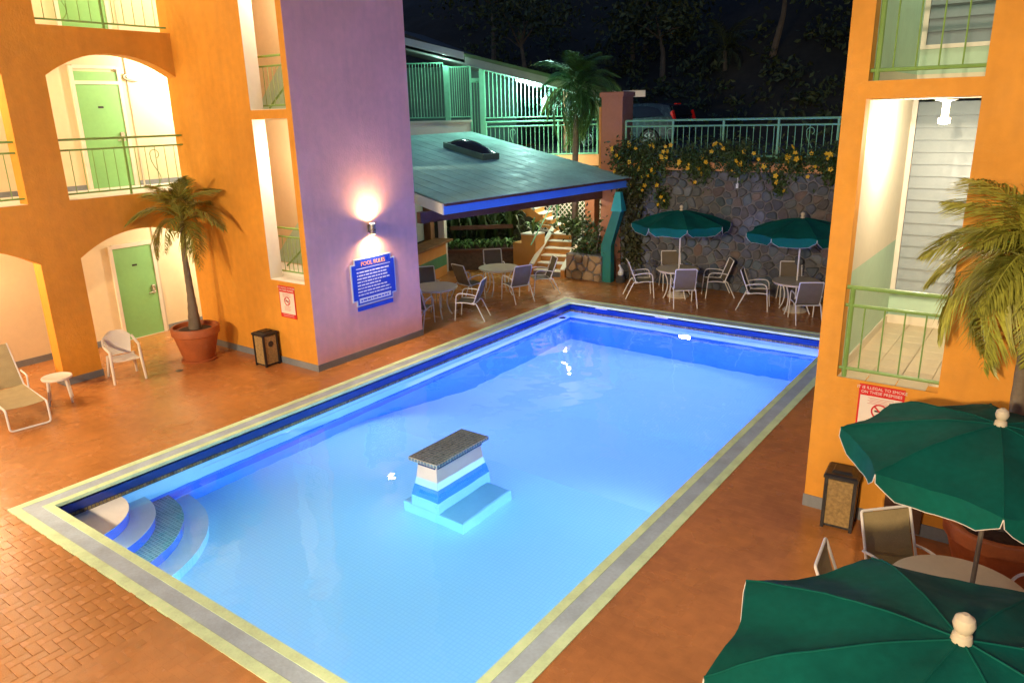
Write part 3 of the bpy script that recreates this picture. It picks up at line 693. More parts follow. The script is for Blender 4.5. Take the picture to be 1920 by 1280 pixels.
# ------------------------------------------------------------------ patio furniture
def make_chair(loc, rz, label, group='patio sling chairs', sl=SLINGD):
    t = thing('patio_chair', label, 'chair', loc, rz, group); r = .0135
    for s in (-1, 1):
        x = .27 * s
        MB().tube(rounded([(x, -.30, 0), (x, -.25, .60), (x, -.18, .655), (x, .08, .64), (x, .235, .60)], .07), r, 8).build('arm', WMETAL, t, True)
        MB().tube(rounded([(x * .96, .12, .43), (x * .98, .22, .42), (x * 1.04, .42, 0)], .05), r, 8).build('leg', WMETAL, t, True)
        MB().tube(bez((x * .97, -.275, .42), (x * .97, -.08, .455), (x * .97, .17, .40)), r * .9, 8).build('seat_rail', WMETAL, t, True)
    MB().tube(rounded([(-.255, .15, .40), (-.25, .36, .95), (.25, .36, .95), (.255, .15, .40)], .03), r, 8).build('back_frame', WMETAL, t, True)
    MB().tube([(-.26, .17, .395), (.26, .17, .395)], r * .8, 8).build('stretcher', WMETAL, t, True)
    sv, sf, n = [], [], 7
    p = bez((0, -.27, .43), (0, -.05, .41), (0, .16, .41), n)
    mb = MB(); mb.add([(-.25, q.y, q.z) for q in p] + [(.25, q.y, q.z) for q in p] + [(-.25, q.y, q.z - .008) for q in p] + [(.25, q.y, q.z - .008) for q in p], [(i, i + 1, n + 2 + i, n + 1 + i) for i in range(n)] + [(2 * n + 2 + i, 3 * n + 3 + i, 3 * n + 4 + i, 2 * n + 3 + i) for i in range(n)]); mb.build('seat', sl, t, True)
    p = bez((0, .165, .43), (0, .30, .66), (0, .352, .93), n)
    mb = MB(); mb.add([(-.24, q.y, q.z) for q in p] + [(.24, q.y, q.z) for q in p] + [(-.24, q.y + .008, q.z) for q in p] + [(.24, q.y + .008, q.z) for q in p], [(i, i + 1, n + 2 + i, n + 1 + i) for i in range(n)] + [(2 * n + 2 + i, 3 * n + 3 + i, 3 * n + 4 + i, 2 * n + 3 + i) for i in range(n)]); mb.build('backrest', sl, t, True)
    return t
def face(loc, tgt): return math.atan2(tgt[1] - loc[1], tgt[0] - loc[0]) + math.pi / 2
def make_table(loc, label, rz=0):
    t = thing('patio_table', label, 'table', loc, rz, 'round patio tables')
    MB().lathe([(.515, .695), (.535, .70), (.54, .715), (.53, .725), (.04, .728), (.026, .728)], 40).build('top', TABLE, t, True)
    MB().tube([(.50 * math.cos(a), .50 * math.sin(a), .685) for a in [2 * math.pi * i / 32 for i in range(32)]], .014, 6, closed=True).build('rim', WMETAL, t, True)
    for k in range(4):
        a = math.pi / 4 + k * math.pi / 2; c, s = math.cos(a), math.sin(a)
        MB().tube(bez((.42 * c, .42 * s, .69), (.16 * c, .16 * s, .36), (.40 * c, .40 * s, 0), 10), .015, 8).build('leg', WMETAL, t, True)
    return t
c0 = None
def chair(loc, tgt, label, da=0):
    global c0
    rz = face(loc, tgt) + da; L3 = (loc[0], loc[1], 0)
    if c0 is None: c0 = make_chair(L3, rz, label); return c0
    return dup(c0, L3, rz, label)
T1, T2, T3, T4, T5 = (-2.05, 9.55), (-2.12, 12.15), (2.0, 14.25), (4.95, 14.25), (9.52, 3.10)
make_table((*T1, 0), 'round patio table half hidden behind the mauve tower wall', .3)
make_table((*T2, 0), 'round patio table without umbrella in front of the planter', .9)
make_table((*T3, 0), 'round patio table under the far left green umbrella', .2)
make_table((*T4, 0), 'round patio table under the far right green umbrella', .5)
make_table((*T5, 0), 'round pale table under the near green umbrella', .4)
chair((-1.85, 8.72), T1, 'sling chair with its back to us beside the mauve tower corner', .1)
chair((-1.22, 9.82), T1, 'sling chair seen side on at the table behind the tower', .1)
chair((-2.85, 10.15), T1, 'sling chair behind the table by the tower, only its back showing')
chair((-2.45, 11.30), T2, 'sling chair at the left of the planter table, turned away from us', .15)
chair((-1.32, 11.82), T2, 'sling chair at the front right of the planter table, blue lit back')
chair((-1.22, 12.85), T2, 'sling chair at the right of the planter table, nearest the stairs', .2)
chair((-2.9, 12.95), T2, 'sling chair at the far side of the planter table')
chair((1.20, 13.80), T3, 'sling chair at the left of the far left umbrella table', .1)
chair((2.48, 13.52), T3, 'sling chair with its back to us at the far left umbrella table')
chair((2.82, 14.78), T3, 'sling chair at the right of the far left umbrella table')
chair((1.50, 15.02), T3, 'sling chair against the stone wall behind the far left umbrella table')
chair((4.10, 14.05), T4, 'sling chair at the left of the far right umbrella table')
chair((5.38, 13.52), T4, 'sling chair with its back to us at the far right umbrella table')
chair((4.62, 15.03), T4, 'sling chair against the stone wall behind the far right umbrella table')
t5 = make_chair((9.06, 3.52, 0), R(45), 'tan sling chair at the near table in front of the brown hatch', 'patio sling chairs', SLING)
dup(t5, (8.86, 2.72, 0), R(95), 'tan sling chair whose top corner shows above the nearest umbrella')
dup(t5, (10.22, 3.72, 0), face((10.22, 3.72), T5) + .2, 'tan sling chair at the right picture edge beside the terracotta pot')

def umbrella(label, loc, zf, ze, Rr, a0, seed, basez=0, sag=.05, flap=.17, pole_m=POLE):
    t = thing('patio_umbrella', label, 'umbrella', (*loc, 0), a0, 'green patio umbrellas'); r = random.Random(seed); N_ = 8; K = 14; S = 12
    can = MB(); za = zf - .11
    def P(i, u, f):  # rib i, across u, down f
        a = 2 * math.pi * (i + u) / N_; cr = math.cos(math.pi / N_) / math.cos(2 * math.pi * (u - .5) / N_); e = 1 - .055 * math.sin(math.pi * u) * f
        rad = (.02 + (Rr - .02) * f) * cr * e; z = za + (ze - za) * f + .05 * math.sin(math.pi * f) - sag * math.sin(math.pi * u) * math.sin(math.pi * min(1, f * .95 + .03)) * f + .035 * f * mnoise.noise(Vector((rad * math.cos(a) * 3.1 + seed, rad * math.sin(a) * 3.1, seed * 3))) + .012 * f * mnoise.noise(Vector((rad * math.cos(a) * 9 + seed, rad * math.sin(a) * 9, 5)))
        return Vector((rad * math.cos(a), rad * math.sin(a), z))
    for i in range(N_):
        pn = MB(); g_ = [[P(i, u / S, f / K) for u in range(S + 1)] for f in range(K + 1)]
        vs2 = [p for row in g_ for p in row]
        pn.add(vs2, [(f * (S + 1) + u, f * (S + 1) + u + 1, (f + 1) * (S + 1) + u + 1, (f + 1) * (S + 1) + u) for f in range(K) for u in range(S)])
        o = pn.build('canopy_panel', UMB, t, True)
        # hanging flap with scalloped ends and white edge
        fp = []; top = g_[-1]; low = []
        for u in range(S + 1):
            x = u / S; dz = flap * (.42 + .58 * min(1, (math.sin(math.pi * min(max((x - .02) / .96, 0), 1)) * 2.4))); p = top[u]; out_ = Vector((p.x, p.y, 0)).normalized() * .012
            if u == 0: p = p.lerp(top[1], .18)
            if u == S: p = p.lerp(top[S - 1], .18)
            low.append(Vector((p.x, p.y, top[u].z - dz)) + out_)
        fl2 = MB(); fl2.add(top + low, [(u, u + 1, S + 2 + u, S + 1 + u) for u in range(S)]); fo = fl2.build('flap', UMB, o, True)
        MB().tube([top[0].lerp(low[0], .1)] + low + [top[S].lerp(low[S], .1)], .0032, 5).build('piping', UMBP, o, True)
        MB().tube([P(i, 0, f / K) + Vector((0, 0, .002)) for f in range(K + 1)], .0055, 6).build('seam', UMB, o, True)
        a = 2 * math.pi * i / N_; rb = [P(i, 0, f / K) - Vector((0, 0, .012)) for f in range(K + 1)]; MB().tube(rb, .006, 5).build('rib', POLE, t, True)
        MB().tube([(0, 0, ze - .12), tuple(P(i, 0, .55) - Vector((0, 0, .015)))], .006, 5).build('strut', POLE, t, True)
    MB().tube([(0, 0, basez), (0, 0, za)], .019, 10).build('pole', pole_m, t, True)
    MB().lathe([(.036, -.02), (.045, .0), (.040, .03), (.026, .04), (.038, .055), (.047, .085), (.040, .115), (.015, .135)], 20, (0, 0, za)).build('finial', TABLE, t, True)
    MB().lathe([(.27, 0), (.28, .03), (.22, .08), (.10, .13), (.035, .15), (.035, .30)], 28).build('base', TABLE, t, True)
umbrella('nearest green umbrella with cream finial at the bottom right corner', (9.672, .04), 2.43, 2.04, 1.10, R(164 - 45), 1, sag=.06)
umbrella('green umbrella over the near table with white edged flaps', (9.60, 3.04), 2.36, 2.02, 1.10, R(142), 2, sag=.06)
umbrella('far green umbrella at left in front of the stone wall', (2.03, 14.25), 2.30, 1.88, 1.22, R(31), 3, sag=.04, flap=.20, pole_m=WMETAL)
umbrella('far green umbrella at right partly behind the tower', (4.95, 14.28), 2.28, 1.86, 1.22, R(31), 4, sag=.04, flap=.20, pole_m=WMETAL)

# monobloc chair
t = thing('plastic_armchair', 'white plastic armchair beside the left palm', 'chair', (-4.10, 3.08, 0), R(75))
n = 8
def slab(pts_grid, th, nm, m, par):
    mb = MB(); A = len(pts_grid); B = len(pts_grid[0]); v = [Vector(p) for row in pts_grid for p in row]
    nn = (v[1] - v[0]).cross(v[B] - v[0]).normalized() * th
    mb.add(v + [p - nn for p in v], [(i * B + j, i * B + j + 1, (i + 1) * B + j + 1, (i + 1) * B + j) for i in range(A - 1) for j in range(B - 1)] + [(A * B + i * B + j, A * B + (i + 1) * B + j, A * B + (i + 1) * B + j + 1, A * B + i * B + j + 1) for i in range(A - 1) for j in range(B - 1)])
    ed = [j for j in range(B)] + [i * B + B - 1 for i in range(1, A)] + [(A - 1) * B + j for j in range(B - 2, -1, -1)] + [i * B for i in range(A - 2, 0, -1)]
    mb.add([], []); k = len(ed); b0 = 0
    for q in range(k): mb.f.append([ed[q], ed[(q + 1) % k], A * B + ed[(q + 1) % k], A * B + ed[q]]); mb.mi.append(0)
    return mb.build(nm, m, par, True)
slab([[((j / 6 - .5) * (.42 + .06 * (1 - i / 6)), -.24 + i / 6 * .44, .42 - .015 * math.sin(math.pi * i / 6) - .012 * math.sin(math.pi * j / 6)) for j in range(7)] for i in range(7)], .02, 'seat', WPLAST, t)
slab([[((j / 8 - .5) * (.36 + .12 * (1 - abs(i / 8 - .75) * 1.3)) * (1 if i < 7 else .8 if i == 7 else .55), .20 + .13 * i / 8 - .05 * (1 - (2 * j / 8 - 1) ** 2) * -.8, .42 + .44 * i / 8) for j in range(9)] for i in range(9)], .018, 'backrest', WPLAST, t)
for s in (-1, 1):
    MB().tube(rounded([(.25 * s, -.27, .60), (.28 * s, -.10, .64), (.28 * s, .12, .65), (.25 * s, .24, .74)], .08), 0.024, 8).build('armrest', WPLAST, t, True)
    MB().tube([(.27 * s, -.31, 0), (.255 * s, -.27, .42), (.25 * s, -.26, .61)], [.022, .03, .026], 8).build('leg', WPLAST, t, True)
    MB().tube([(.25 * s, .30, 0), (.22 * s, .22, .42)], [.022, .03], 8).build('leg', WPLAST, t, True)
t = thing('side_table', 'small round white plastic table beside the sun lounger', 'table', (-3.86, 1.80, 0))
MB().lathe([(.20, .42), (.235, .425), (.24, .445), (.235, .46), (.22, .462), (.21, .455), (.01, .455)], 32).build('top', WPLAST, t, True)
for k in range(4):
    a = R(20) + k * math.pi / 2; MB().tube([(.19 * math.cos(a), .19 * math.sin(a), .44), (.24 * math.cos(a), .24 * math.sin(a), 0)], [.024, .017], 8).build('leg', WPLAST, t, True)
# sun lounger
t = thing('sun_lounger', 'tan sling sun lounger with white tube frame at the left edge', 'lounger', (-3.08, .98, 0), R(180 - 7))
MB().tube(rounded([(.15, -.29, .36), (-.03, -.29, .36), (-.05, -.29, .0 + .015), (-.05, .29, .015), (-.03, .29, .36), (.15, .29, .36)], .06), .017, 8).build('foot_frame', WMETAL, t, True)
for s in (-1, 1):
    MB().tube([(.0, .29 * s, .36), (1.20, .29 * s, .35)], .017, 8).build('side_rail', WMETAL, t, True)
    MB().tube(rounded([(1.0, .31 * s, .35), (1.0, .32 * s, .56), (1.32, .32 * s, .58)], .06), .015, 8).build('armrest', WMETAL, t, True)
    MB().tube([(1.20, .29 * s, .35), (1.78, .29 * s, .98)], .017, 8).build('back_rail', WMETAL, t, True)
MB().tube(rounded([(1.15, -.29, .36), (1.25, -.29, .015), (1.25, .29, .015), (1.15, .29, .36)], .06), .017, 8).build('rear_frame', WMETAL, t, True)
slab([[(.02 + 1.18 * i / 6, (j / 4 - .5) * .555, .365 - .02 * math.sin(math.pi * j / 4)) for j in range(5)] for i in range(7)], .006, 'seat', SLING, t)
slab([[(1.20 + .56 * i / 6, (j / 4 - .5) * .555, .36 + .62 * i / 6) for j in range(5)] for i in range(7)], .006, 'backrest', SLING, t)

# ------------------------------------------------------------------ stone retaining wall
YW = 15.42
sw = thing('stone_retaining_wall', 'tall rubble stone retaining wall behind the far umbrellas', 'wall')
MB().box((-.45, YW + .03, -.1), (14, YW + .5, 3.07)).build('mortar', MORTAR, sw)
def clip(poly, a, b, c):
    out_ = []; k = len(poly)
    for i in range(k):
        p, q = poly[i], poly[(i + 1) % k]; dp, dq = a * p[0] + b * p[1] - c, a * q[0] + b * q[1] - c
        if dp <= 0: out_.append(p)
        if dp * dq < 0: t_ = dp / (dp - dq); out_.append((p[0] + (q[0] - p[0]) * t_, p[1] + (q[1] - p[1]) * t_))
    return out_
def stones(parent, x0, x1, z0, z1, cell, to3, seed, gap=.014, mat=STONE):
    r = random.Random(seed); pts = []; nx, nz = int((x1 - x0) / cell), max(2, int((z1 - z0) / (cell * .82)))
    for i in range(nx):
        for j in range(nz): pts.append((x0 + (i + .5 + .5 * (j % 2) + r.uniform(-.40, .40)) * (x1 - x0) / nx, z0 + (j + .5 + r.uniform(-.38, .38)) * (z1 - z0) / nz))
    for p in pts:
        poly = [(x0, z0), (x1, z0), (x1, z1), (x0, z1)]
        for q in pts:
            if q is p: continue
            dx, dz = q[0] - p[0], q[1] - p[1]; d2 = math.hypot(dx, dz)
            if d2 > cell * 3.2: continue
            poly = clip(poly, dx / d2, dz / d2, (dx * (p[0] + q[0]) / 2 + dz * (p[1] + q[1]) / 2) / d2 - gap)
            if len(poly) < 3: break
        if len(poly) < 3: continue
        c = (sum(a for a, _ in poly) / len(poly), sum(b_ for _, b_ in poly) / len(poly)); k = len(poly); dd = r.uniform(.025, .085)
        # cut corners to round the stone
        rp = []
        for i in range(k):
            a, b_ = poly[i], poly[(i + 1) % k]; rp += [(a[0] * .78 + b_[0] * .22, a[1] * .78 + b_[1] * .22), (a[0] * .22 + b_[0] * .78, a[1] * .22 + b_[1] * .78)]
        k = len(rp); ins = [(c[0] + (a - c[0]) * .80, c[1] + (b_ - c[1]) * .80) for a, b_ in rp]
        tx, tz = r.uniform(-.1, .1), r.uniform(-.1, .1)
        v = [to3(a, b_, -.02) for a, b_ in rp] + [to3(a, b_, dd * .55) for a, b_ in rp] + [to3(a, b_, dd + tx * (a - c[0]) + tz * (b_ - c[1])) for a, b_ in ins]
        mb = MB(); mb.add(v, [(i, (i + 1) % k, k + (i + 1) % k, k + i) for i in range(k)] + [(k + i, k + (i + 1) % k, 2 * k + (i + 1) % k, 2 * k + i) for i in range(k)] + [tuple(range(2 * k, 3 * k))])
        mb.build('stone', mat, parent)
stones(sw, -.44, 5.5, 0, 3.06, .25, lambda a, b_, t_: (a, YW + .03 - t_, b_), 11)
MB().box((-.4, YW - .03, 3.07), (14, YW + .5, 3.285)).build('coping_band', PEACH, sw)
b = MB().tube([(3.0, YW - .03, 3.05), (3.0, YW - .03, 2.76)], .018, 8); b.box((2.97, YW - .06, 2.66), (3.03, YW + .0, 2.77)); b.build('conduit', SWHITE, sw)
# terrace behind
TZ = 3.28
b = MB(); b.box((-9.0, 19.3, TZ - .3), (20, 27, TZ)); b.box((-.45, YW + .5, TZ - .3), (20, 19.3, TZ - .002)); structure(b.build('terrace', ASPH))
rr_ = thing('terrace_railing', 'pale green railing along the top of the stone wall', 'railing'); railing((-.22, YW + .1), (6.6, YW + .1), TZ, 1.04, rr_, BARG, .165, .145, [0, .2, .4, .6, .8, 1], (.19, .71), .16, 0, .016)
cpi = thing('terrace_pillar', 'brown square pillar at the end of the terrace railing', 'pillar', (-.58, YW + .25, 0))
MB().box((-.32, -.3, -.1), (.32, .3, 4.95)).build('shaft', PILLAR, cpi); MB().bbox((-.36, -.34, 4.95), (.36, .34, 5.08), .02).build('cap', PILLAR, cpi)
MB().tube([(-.40, -.2, 2.6), (-.40, -.2, 4.7)], .045, 8).build('downpipe', STAIRO, cpi, True)

# ------------------------------------------------------------------ flowering vine
def leafcloud(mb, n, fn, size, r):
    for _ in range(n):
        p = Vector(fn()); d = Vector((r.gauss(0, 1), r.gauss(0, 1), r.gauss(0, 1))).normalized(); u = d.cross(Vector((r.gauss(0, 1), r.gauss(0, 1), r.gauss(0, 1)))).normalized(); s = size * r.uniform(.6, 1.3)
        w_ = d.cross(u) * .12 * s
        mb.add([p, p + (d * .5 + u * .26) * s + w_, p + d * s, p + (d * .5 - u * .26) * s + w_], [(0, 1, 2, 3)])
r = random.Random(21)
vine = thing('flowering_vine', 'green vine with yellow flowers spilling over the stone wall top', 'vine', (0, 0, 0))
mb = MB(); clumps = [(x := r.uniform(-.35, 5.6), r.gauss(3.36, .16), r.uniform(.16, .32)) for _ in range(34)] + [(.1, 2.9, .4), (-.1, 2.6, .35), (.35, 3.1, .35), (.7, 2.85, .28), (1.0, 2.45, .16), (1.05, 2.2, .13), (4.0, 2.9, .18), (4.05, 2.65, .12), (.0, 3.5, .35), (2.2, 3.4, .3), (2.8, 3.4, .3), (5.2, 3.1, .25), (.3, 2.6, .25)]
for x, z, s in clumps:
    leafcloud(mb, int(800 * s), lambda: (x + r.gauss(0, s * .6), YW - .10 + r.gauss(0, .10), z + r.gauss(0, s * .5)), .11, r)
mb.build('foliage', LEAFD, vine, kind='stuff')
fm = MB()
for k in range(5):
    a = 2 * math.pi * k / 5; c, s = math.cos(a), math.sin(a); fm.add([(0, 0, 0), (.035 * c - .022 * s, -.012, .035 * s + .022 * c), (.062 * c, -.006, .062 * s), (.035 * c + .022 * s, -.012, .035 * s - .022 * c)], [(0, 1, 2, 3)])
fm.lathe([(.006, .0), (.016, .012)], 6); fme = fm.mesh('flower', YFLOW)
for k in range(85):
    x, z, s = r.choice(clumps); o = obj('flower', fme, vine, (x + r.gauss(0, s * .6), YW - .24 + r.uniform(-.06, .05), z + r.gauss(.02, s * .5))); o.rotation_euler = (r.uniform(-.9, .3), r.uniform(0, 6), r.uniform(-.7, .7)); q = r.uniform(.75, 1.3); o.scale = (q, q, q)
# ------------------------------------------------------------------ bar hut
HC, HE, HN = Vector((-1.16, 9.0, 0)), Vector((.19, .982, 0)), Vector((-.982, .19, 0))
def Hp(s, t, z): return HC + HE * s + HN * t + Vector((0, 0, z))
def Rz(s, t): return 2.79 + .178 * t + .014 * s
hut = thing('bar_hut', 'poolside bar hut with low sloping metal roof and white fascia', 'hut')
k = 16; ws = 6.42 / k
for i in range(k):
    s0, s1 = -.03 + i * ws, -.03 + (i + 1) * ws
    b = MB(); v = []
    for s, dz in ((s0, .0), (s0 + .05, .0), (s0 + .065, .005), (s0 + .10, .005), (s0 + .115, 0), (s1 - .004, 0)):
        v += [Hp(s, -.07, Rz(s, -.07) + dz), Hp(s, 6.6, Rz(s, 6.6) + dz)]
    n = len(v); v += [p - Vector((0, 0, .012)) for p in v]
    b.add(v, [(2 * q, 2 * q + 2, 2 * q + 3, 2 * q + 1) for q in range(n // 2 - 1)] + [(n + 2 * q, n + 2 * q + 1, n + 2 * q + 3, n + 2 * q + 2) for q in range(n // 2 - 1)] + [(2 * q, n + 2 * q, n + 2 * q + 2, 2 * q + 2) for q in range(n // 2 - 1)])
    b.build('roof_sheet', ROOF, hut)
def slabH(s0, s1, t0, t1, zb, zt, nm, m, par=hut):
    v = [Hp(s, t, (zb(s, t) if callable(zb) else zb)) for s, t in ((s0, t0), (s1, t0), (s1, t1), (s0, t1))] + [Hp(s, t, (zt(s, t) if callable(zt) else zt)) for s, t in ((s0, t0), (s1, t0), (s1, t1), (s0, t1))]
    return MB().add(v, [(0, 3, 2, 1), (4, 5, 6, 7), (0, 1, 5, 4), (1, 2, 6, 5), (2, 3, 7, 6), (3, 0, 4, 7)]).build(nm, m, par)
slabH(-.0, 6.36, .0, .035, lambda s, t: Rz(s, 0) - .27, lambda s, t: Rz(s, 0) - .035, 'front_fascia', M('fascia_pool_glow', (.08, .27, .92), .5, .08, 2)).cycles.is_caustics_receiver = True  # blue glow of the pool lamps is put into the front fascia's colour
slabH(-.035, -.001, .0, 6.6, lambda s, t: Rz(s, t) - .27, lambda s, t: Rz(s, t) - .03, 'side_fascia', FASCIA)
slabH(6.361, 6.39, .0, 6.6, lambda s, t: Rz(s, t) - .22, lambda s, t: Rz(s, t) - .03, 'side_fascia', FASCIA)
slabH(.0, 6.36, -.075, -.001, lambda s, t: Rz(s, 0) - .08, lambda s, t: Rz(s, 0) - .03, 'gutter', WOODD)
slabH(.02, 6.34, .04, 6.55, lambda s, t: Rz(s, t) - .16, lambda s, t: Rz(s, t) - .10, 'ceiling', FASCIA)
slabH(.02, 6.34, .9, 1.05, 2.25, 2.50, 'beam', WOODD)
sk = slabH(3.75, 4.35, 3.0, 4.75, lambda s, t: Rz(s, t) + .0, lambda s, t: Rz(s, t) + .16, 'skylight', M('skylight_frame', (.20, .26, .20), .5))
b = MB(); v = []; A_, B_ = 9, 9
for i in range(A_ + 1):
    for j in range(B_ + 1):
        s, t = 3.80 + .5 * j / B_, 3.05 + 1.6 * i / A_; v.append(Hp(s, t, Rz(s, t) + .162 + .20 * (math.sin(math.pi * i / A_) * math.sin(math.pi * j / B_)) ** .6))
b.add(v, [(i * (B_ + 1) + j, i * (B_ + 1) + j + 1, (i + 1) * (B_ + 1) + j + 1, (i + 1) * (B_ + 1) + j) for i in range(A_) for j in range(B_)]); b.build('dome', M('smoked_dome', (.06, .04, .03), .15, .1, 4, spec=.6), sk, True)
# counter and back board
A, B = Vector((-4.99, 13.57, 0)), Vector((-3.9, 10.1, 0)); dd = (B - A).normalized(); nn = Vector((-dd.y, dd.x, 0))
if nn.x < 0: nn = -nn
def slabL(o, u, n_, l0, l1, w0, w1, z0, z1, nm, m, par):
    c = [o + u * l + n_ * w_ for l, w_ in ((l0, w0), (l1, w0), (l1, w1), (l0, w1))]
    return MB().add([p + Vector((0, 0, z0)) for p in c] + [p + Vector((0, 0, z1)) for p in c], [(0, 3, 2, 1), (4, 5, 6, 7), (0, 1, 5, 4), (1, 2, 6, 5), (2, 3, 7, 6), (3, 0, 4, 7)]).build(nm, m, par)
Lc = (B - A).length
bc = thing('bar_counter', 'brown topped bar counter with green striped front under the hut roof', 'counter')
slabL(A, dd, nn, -.05, Lc, -.55, .06, 1.0, 1.06, 'top', WOODB, bc)
slabL(A, dd, nn, .1, Lc, -.3, -.12, .62, 1.0, 'front_panel', STAIRO, bc); slabL(A, dd, nn, .1, Lc, -.3, -.115, .30, .62, 'green_stripe', M('green_stripe', (.06, .20, .09), .6), bc); slabL(A, dd, nn, .1, Lc, -.3, -.12, 0, .30, 'kick_panel', STAIRO, bc)
slabL(A, dd, nn, .35, Lc, -.75, -.70, 1.06, 2.25, 'shutter_board', M('shutter_grey', (.30, .32, .30), .6), hut)
slabL(A, dd, nn, .02, .30, -.72, -.50, .0, 2.9, 'post', WOODB, hut)
slabL(A, dd, nn, -.32, -.12, -.45, -.25, 0, 2.9, 'post', FASCIA, hut)
# planter in front of the hut back
PA, PB = Vector((-5.35, 13.80, 0)), Vector((-3.75, 15.12, 0)); pu = (PB - PA).normalized(); pn = Vector((-pu.y, pu.x, 0)); Lp = (PB - PA).length
plt = thing('planter_box', 'low brown planter wall with dark cap beside the stairs', 'planter')
slabL(PA, pu, pn, 0, Lp, 0, .15, 0, .55, 'front_wall', M('rubble_brown', (.11, .07, .045), .85, .4, 9, .6, 20), plt); slabL(PA, pu, pn, -.03, Lp, -.03, .18, .55, .64, 'cap', WOODD, plt); slabL(PA, pu, pn, 0, Lp, .151, 1.5, 0, .56, 'soil', SOIL, plt)
tag(slabL(PA, pu, pn, .1, Lp, .75, .82, 1.14, 1.26, 'wooden_rail', WOODD, None), 'dark red wooden rail above the planter plants', 'rail'); tag(slabL(PA, pu, pn, .1, Lp + .6, .9, 1.0, 2.05, 2.2, 'wooden_beam', WOODD, None), 'dark red wooden beam under the hut roof', 'beam')
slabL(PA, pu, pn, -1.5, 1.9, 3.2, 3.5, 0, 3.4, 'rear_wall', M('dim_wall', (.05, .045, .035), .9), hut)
def shrub(name, label, fn, n, size, m, seed, stem=None, group=None):
    r = random.Random(seed); t = thing(name, label, 'shrub', (0, 0, 0), 0, group); mb = MB(); leafcloud(mb, n, lambda: fn(r), size, r); mb.build('foliage', m, t, kind='stuff')
    if stem:
        for p, q in stem: MB().tube([p, Vector(p).lerp(Vector(q), .5) + Vector((.05, 0, .02)), q], [.025, .018, .008], 6).build('stem', TRUNK, t, True)
    return t
def blade_plant(name, label, loc, n, h, sp, seed, m=LEAFB, wid=.03, group=None):
    r = random.Random(seed); mb = MB()
    for _ in range(n):
        a = r.uniform(0, 6.283); s = r.uniform(.5, 1) * sp; hh = h * r.uniform(.6, 1.1); c, q = math.cos(a), math.sin(a); ps = bez((0, 0, 0), (c * s * .35, q * s * .35, hh * 1.2), (c * s, q * s, hh * r.uniform(.3, .9)), 6)
        v = []
        for i, p in enumerate(ps):
            w_ = wid * math.sin(math.pi * (.15 + .85 * i / 6)) + .002; v += [p + Vector((-q * w_, c * w_, 0)), p - Vector((-q * w_, c * w_, 0))]
        mb.add(v, [(2 * i, 2 * i + 1, 2 * i + 3, 2 * i + 2) for i in range(6)])
    o = mb.build(name, m, None, True, loc); return tag(o, label, 'plant', group)
for i in range(9):
    q = PA + pu * (.15 + i * .22) + pn * (.35 + .2 * (i % 2)); blade_plant('spider_plant', 'green leafy plant in the planter, ' + ('nearest the bar counter', 'second from the bar counter', 'third from the bar counter', 'fourth from the bar counter', 'in the very middle', 'fourth from the orange pier', 'third from the orange pier', 'second from the orange pier', 'nearest the orange pier')[i], (q.x, q.y, .56), 26, .36, .34, 40 + i, LEAFB, .028, 'plants in the planter')
for i in range(5):
    q = PA + pu * (.2 + i * .45) + pn * (1.2 + .15 * (i % 2)); blade_plant('tall_plant', 'dim tall plant behind the planter rail, ' + ('closest to the white post', 'second from the white post', 'in the middle', 'second from the stairs', 'closest to the stairs')[i], (q.x, q.y, .56), 34, 1.3, .6, 60 + i, LEAFD, .05, 'plants behind the planter rail')
for i in range(3):
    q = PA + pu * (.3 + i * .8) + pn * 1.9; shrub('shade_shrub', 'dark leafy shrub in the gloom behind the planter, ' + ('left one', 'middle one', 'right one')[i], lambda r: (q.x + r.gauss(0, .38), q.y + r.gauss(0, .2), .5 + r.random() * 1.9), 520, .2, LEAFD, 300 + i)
light('planter_lamp_light', 'POINT', (-4.2, 14.0, 2.35), 16, (.55, 1, .75), .06)
# ------------------------------------------------------------------ stairs
stp = thing('garden_stairs', 'orange stairs with white treads climbing beside the hut', 'stairs')
S0 = Vector((-2.27, 14.65, 0)); sd = Vector((-.20, .98, 0)).normalized(); sx = Vector((sd.y, -sd.x, 0))
for i in range(6):
    o = S0 + sd * (.30 * i); st_ = slabL(o, sd, sx, 0, 2.9 - .3 * i, -.42, .42, .17 * i - .001, .17 * (i + 1) - .03, 'riser', STAIRO if i else PLINTH, stp)
    slabL(o, sd, sx, -.025, .33, -.42, .42, .17 * (i + 1) - .03, .17 * (i + 1), 'tread', TREAD, stp)
slabL(S0 + sd * 1.80, sd, sx, .031, 1.1, -.45, .60, .90, 1.02, 'landing', TREAD, stp)
for s in (-1, 1):
    c = [S0 + sx * (s * .43), S0 + sx * (s * .55)]; v = []
    for p in c: v += [p + Vector((0, 0, 0)), p + sd * 1.85 + Vector((0, 0, 0)), p + sd * 1.85 + Vector((0, 0, 1.18 + (.0 if s < 0 else -.1))), p + Vector((0, 0, .30 if s < 0 else .2))]
    MB().add(v, [(0, 1, 2, 3), (7, 6, 5, 4), (0, 4, 5, 1), (1, 5, 6, 2), (2, 6, 7, 3), (3, 7, 4, 0)]).build('side_wall', STAIRO, stp)
    v = []
    for p in (c[0] - sx * (s * .01), c[1] + sx * (s * .01)): v += [p + Vector((0, 0, (.30 if s < 0 else .2) + .001)), p + sd * 1.85 + Vector((0, 0, 1.181 + (.0 if s < 0 else -.1)))]
    v += [p + Vector((0, 0, .04)) for p in v]; MB().add(v, [(0, 1, 3, 2), (4, 6, 7, 5), (0, 4, 5, 1), (2, 3, 7, 6), (0, 2, 6, 4), (1, 5, 7, 3)]).build('side_wall_cap', TREAD, stp)
U0 = S0 + sd * 2.15 - sx * .46
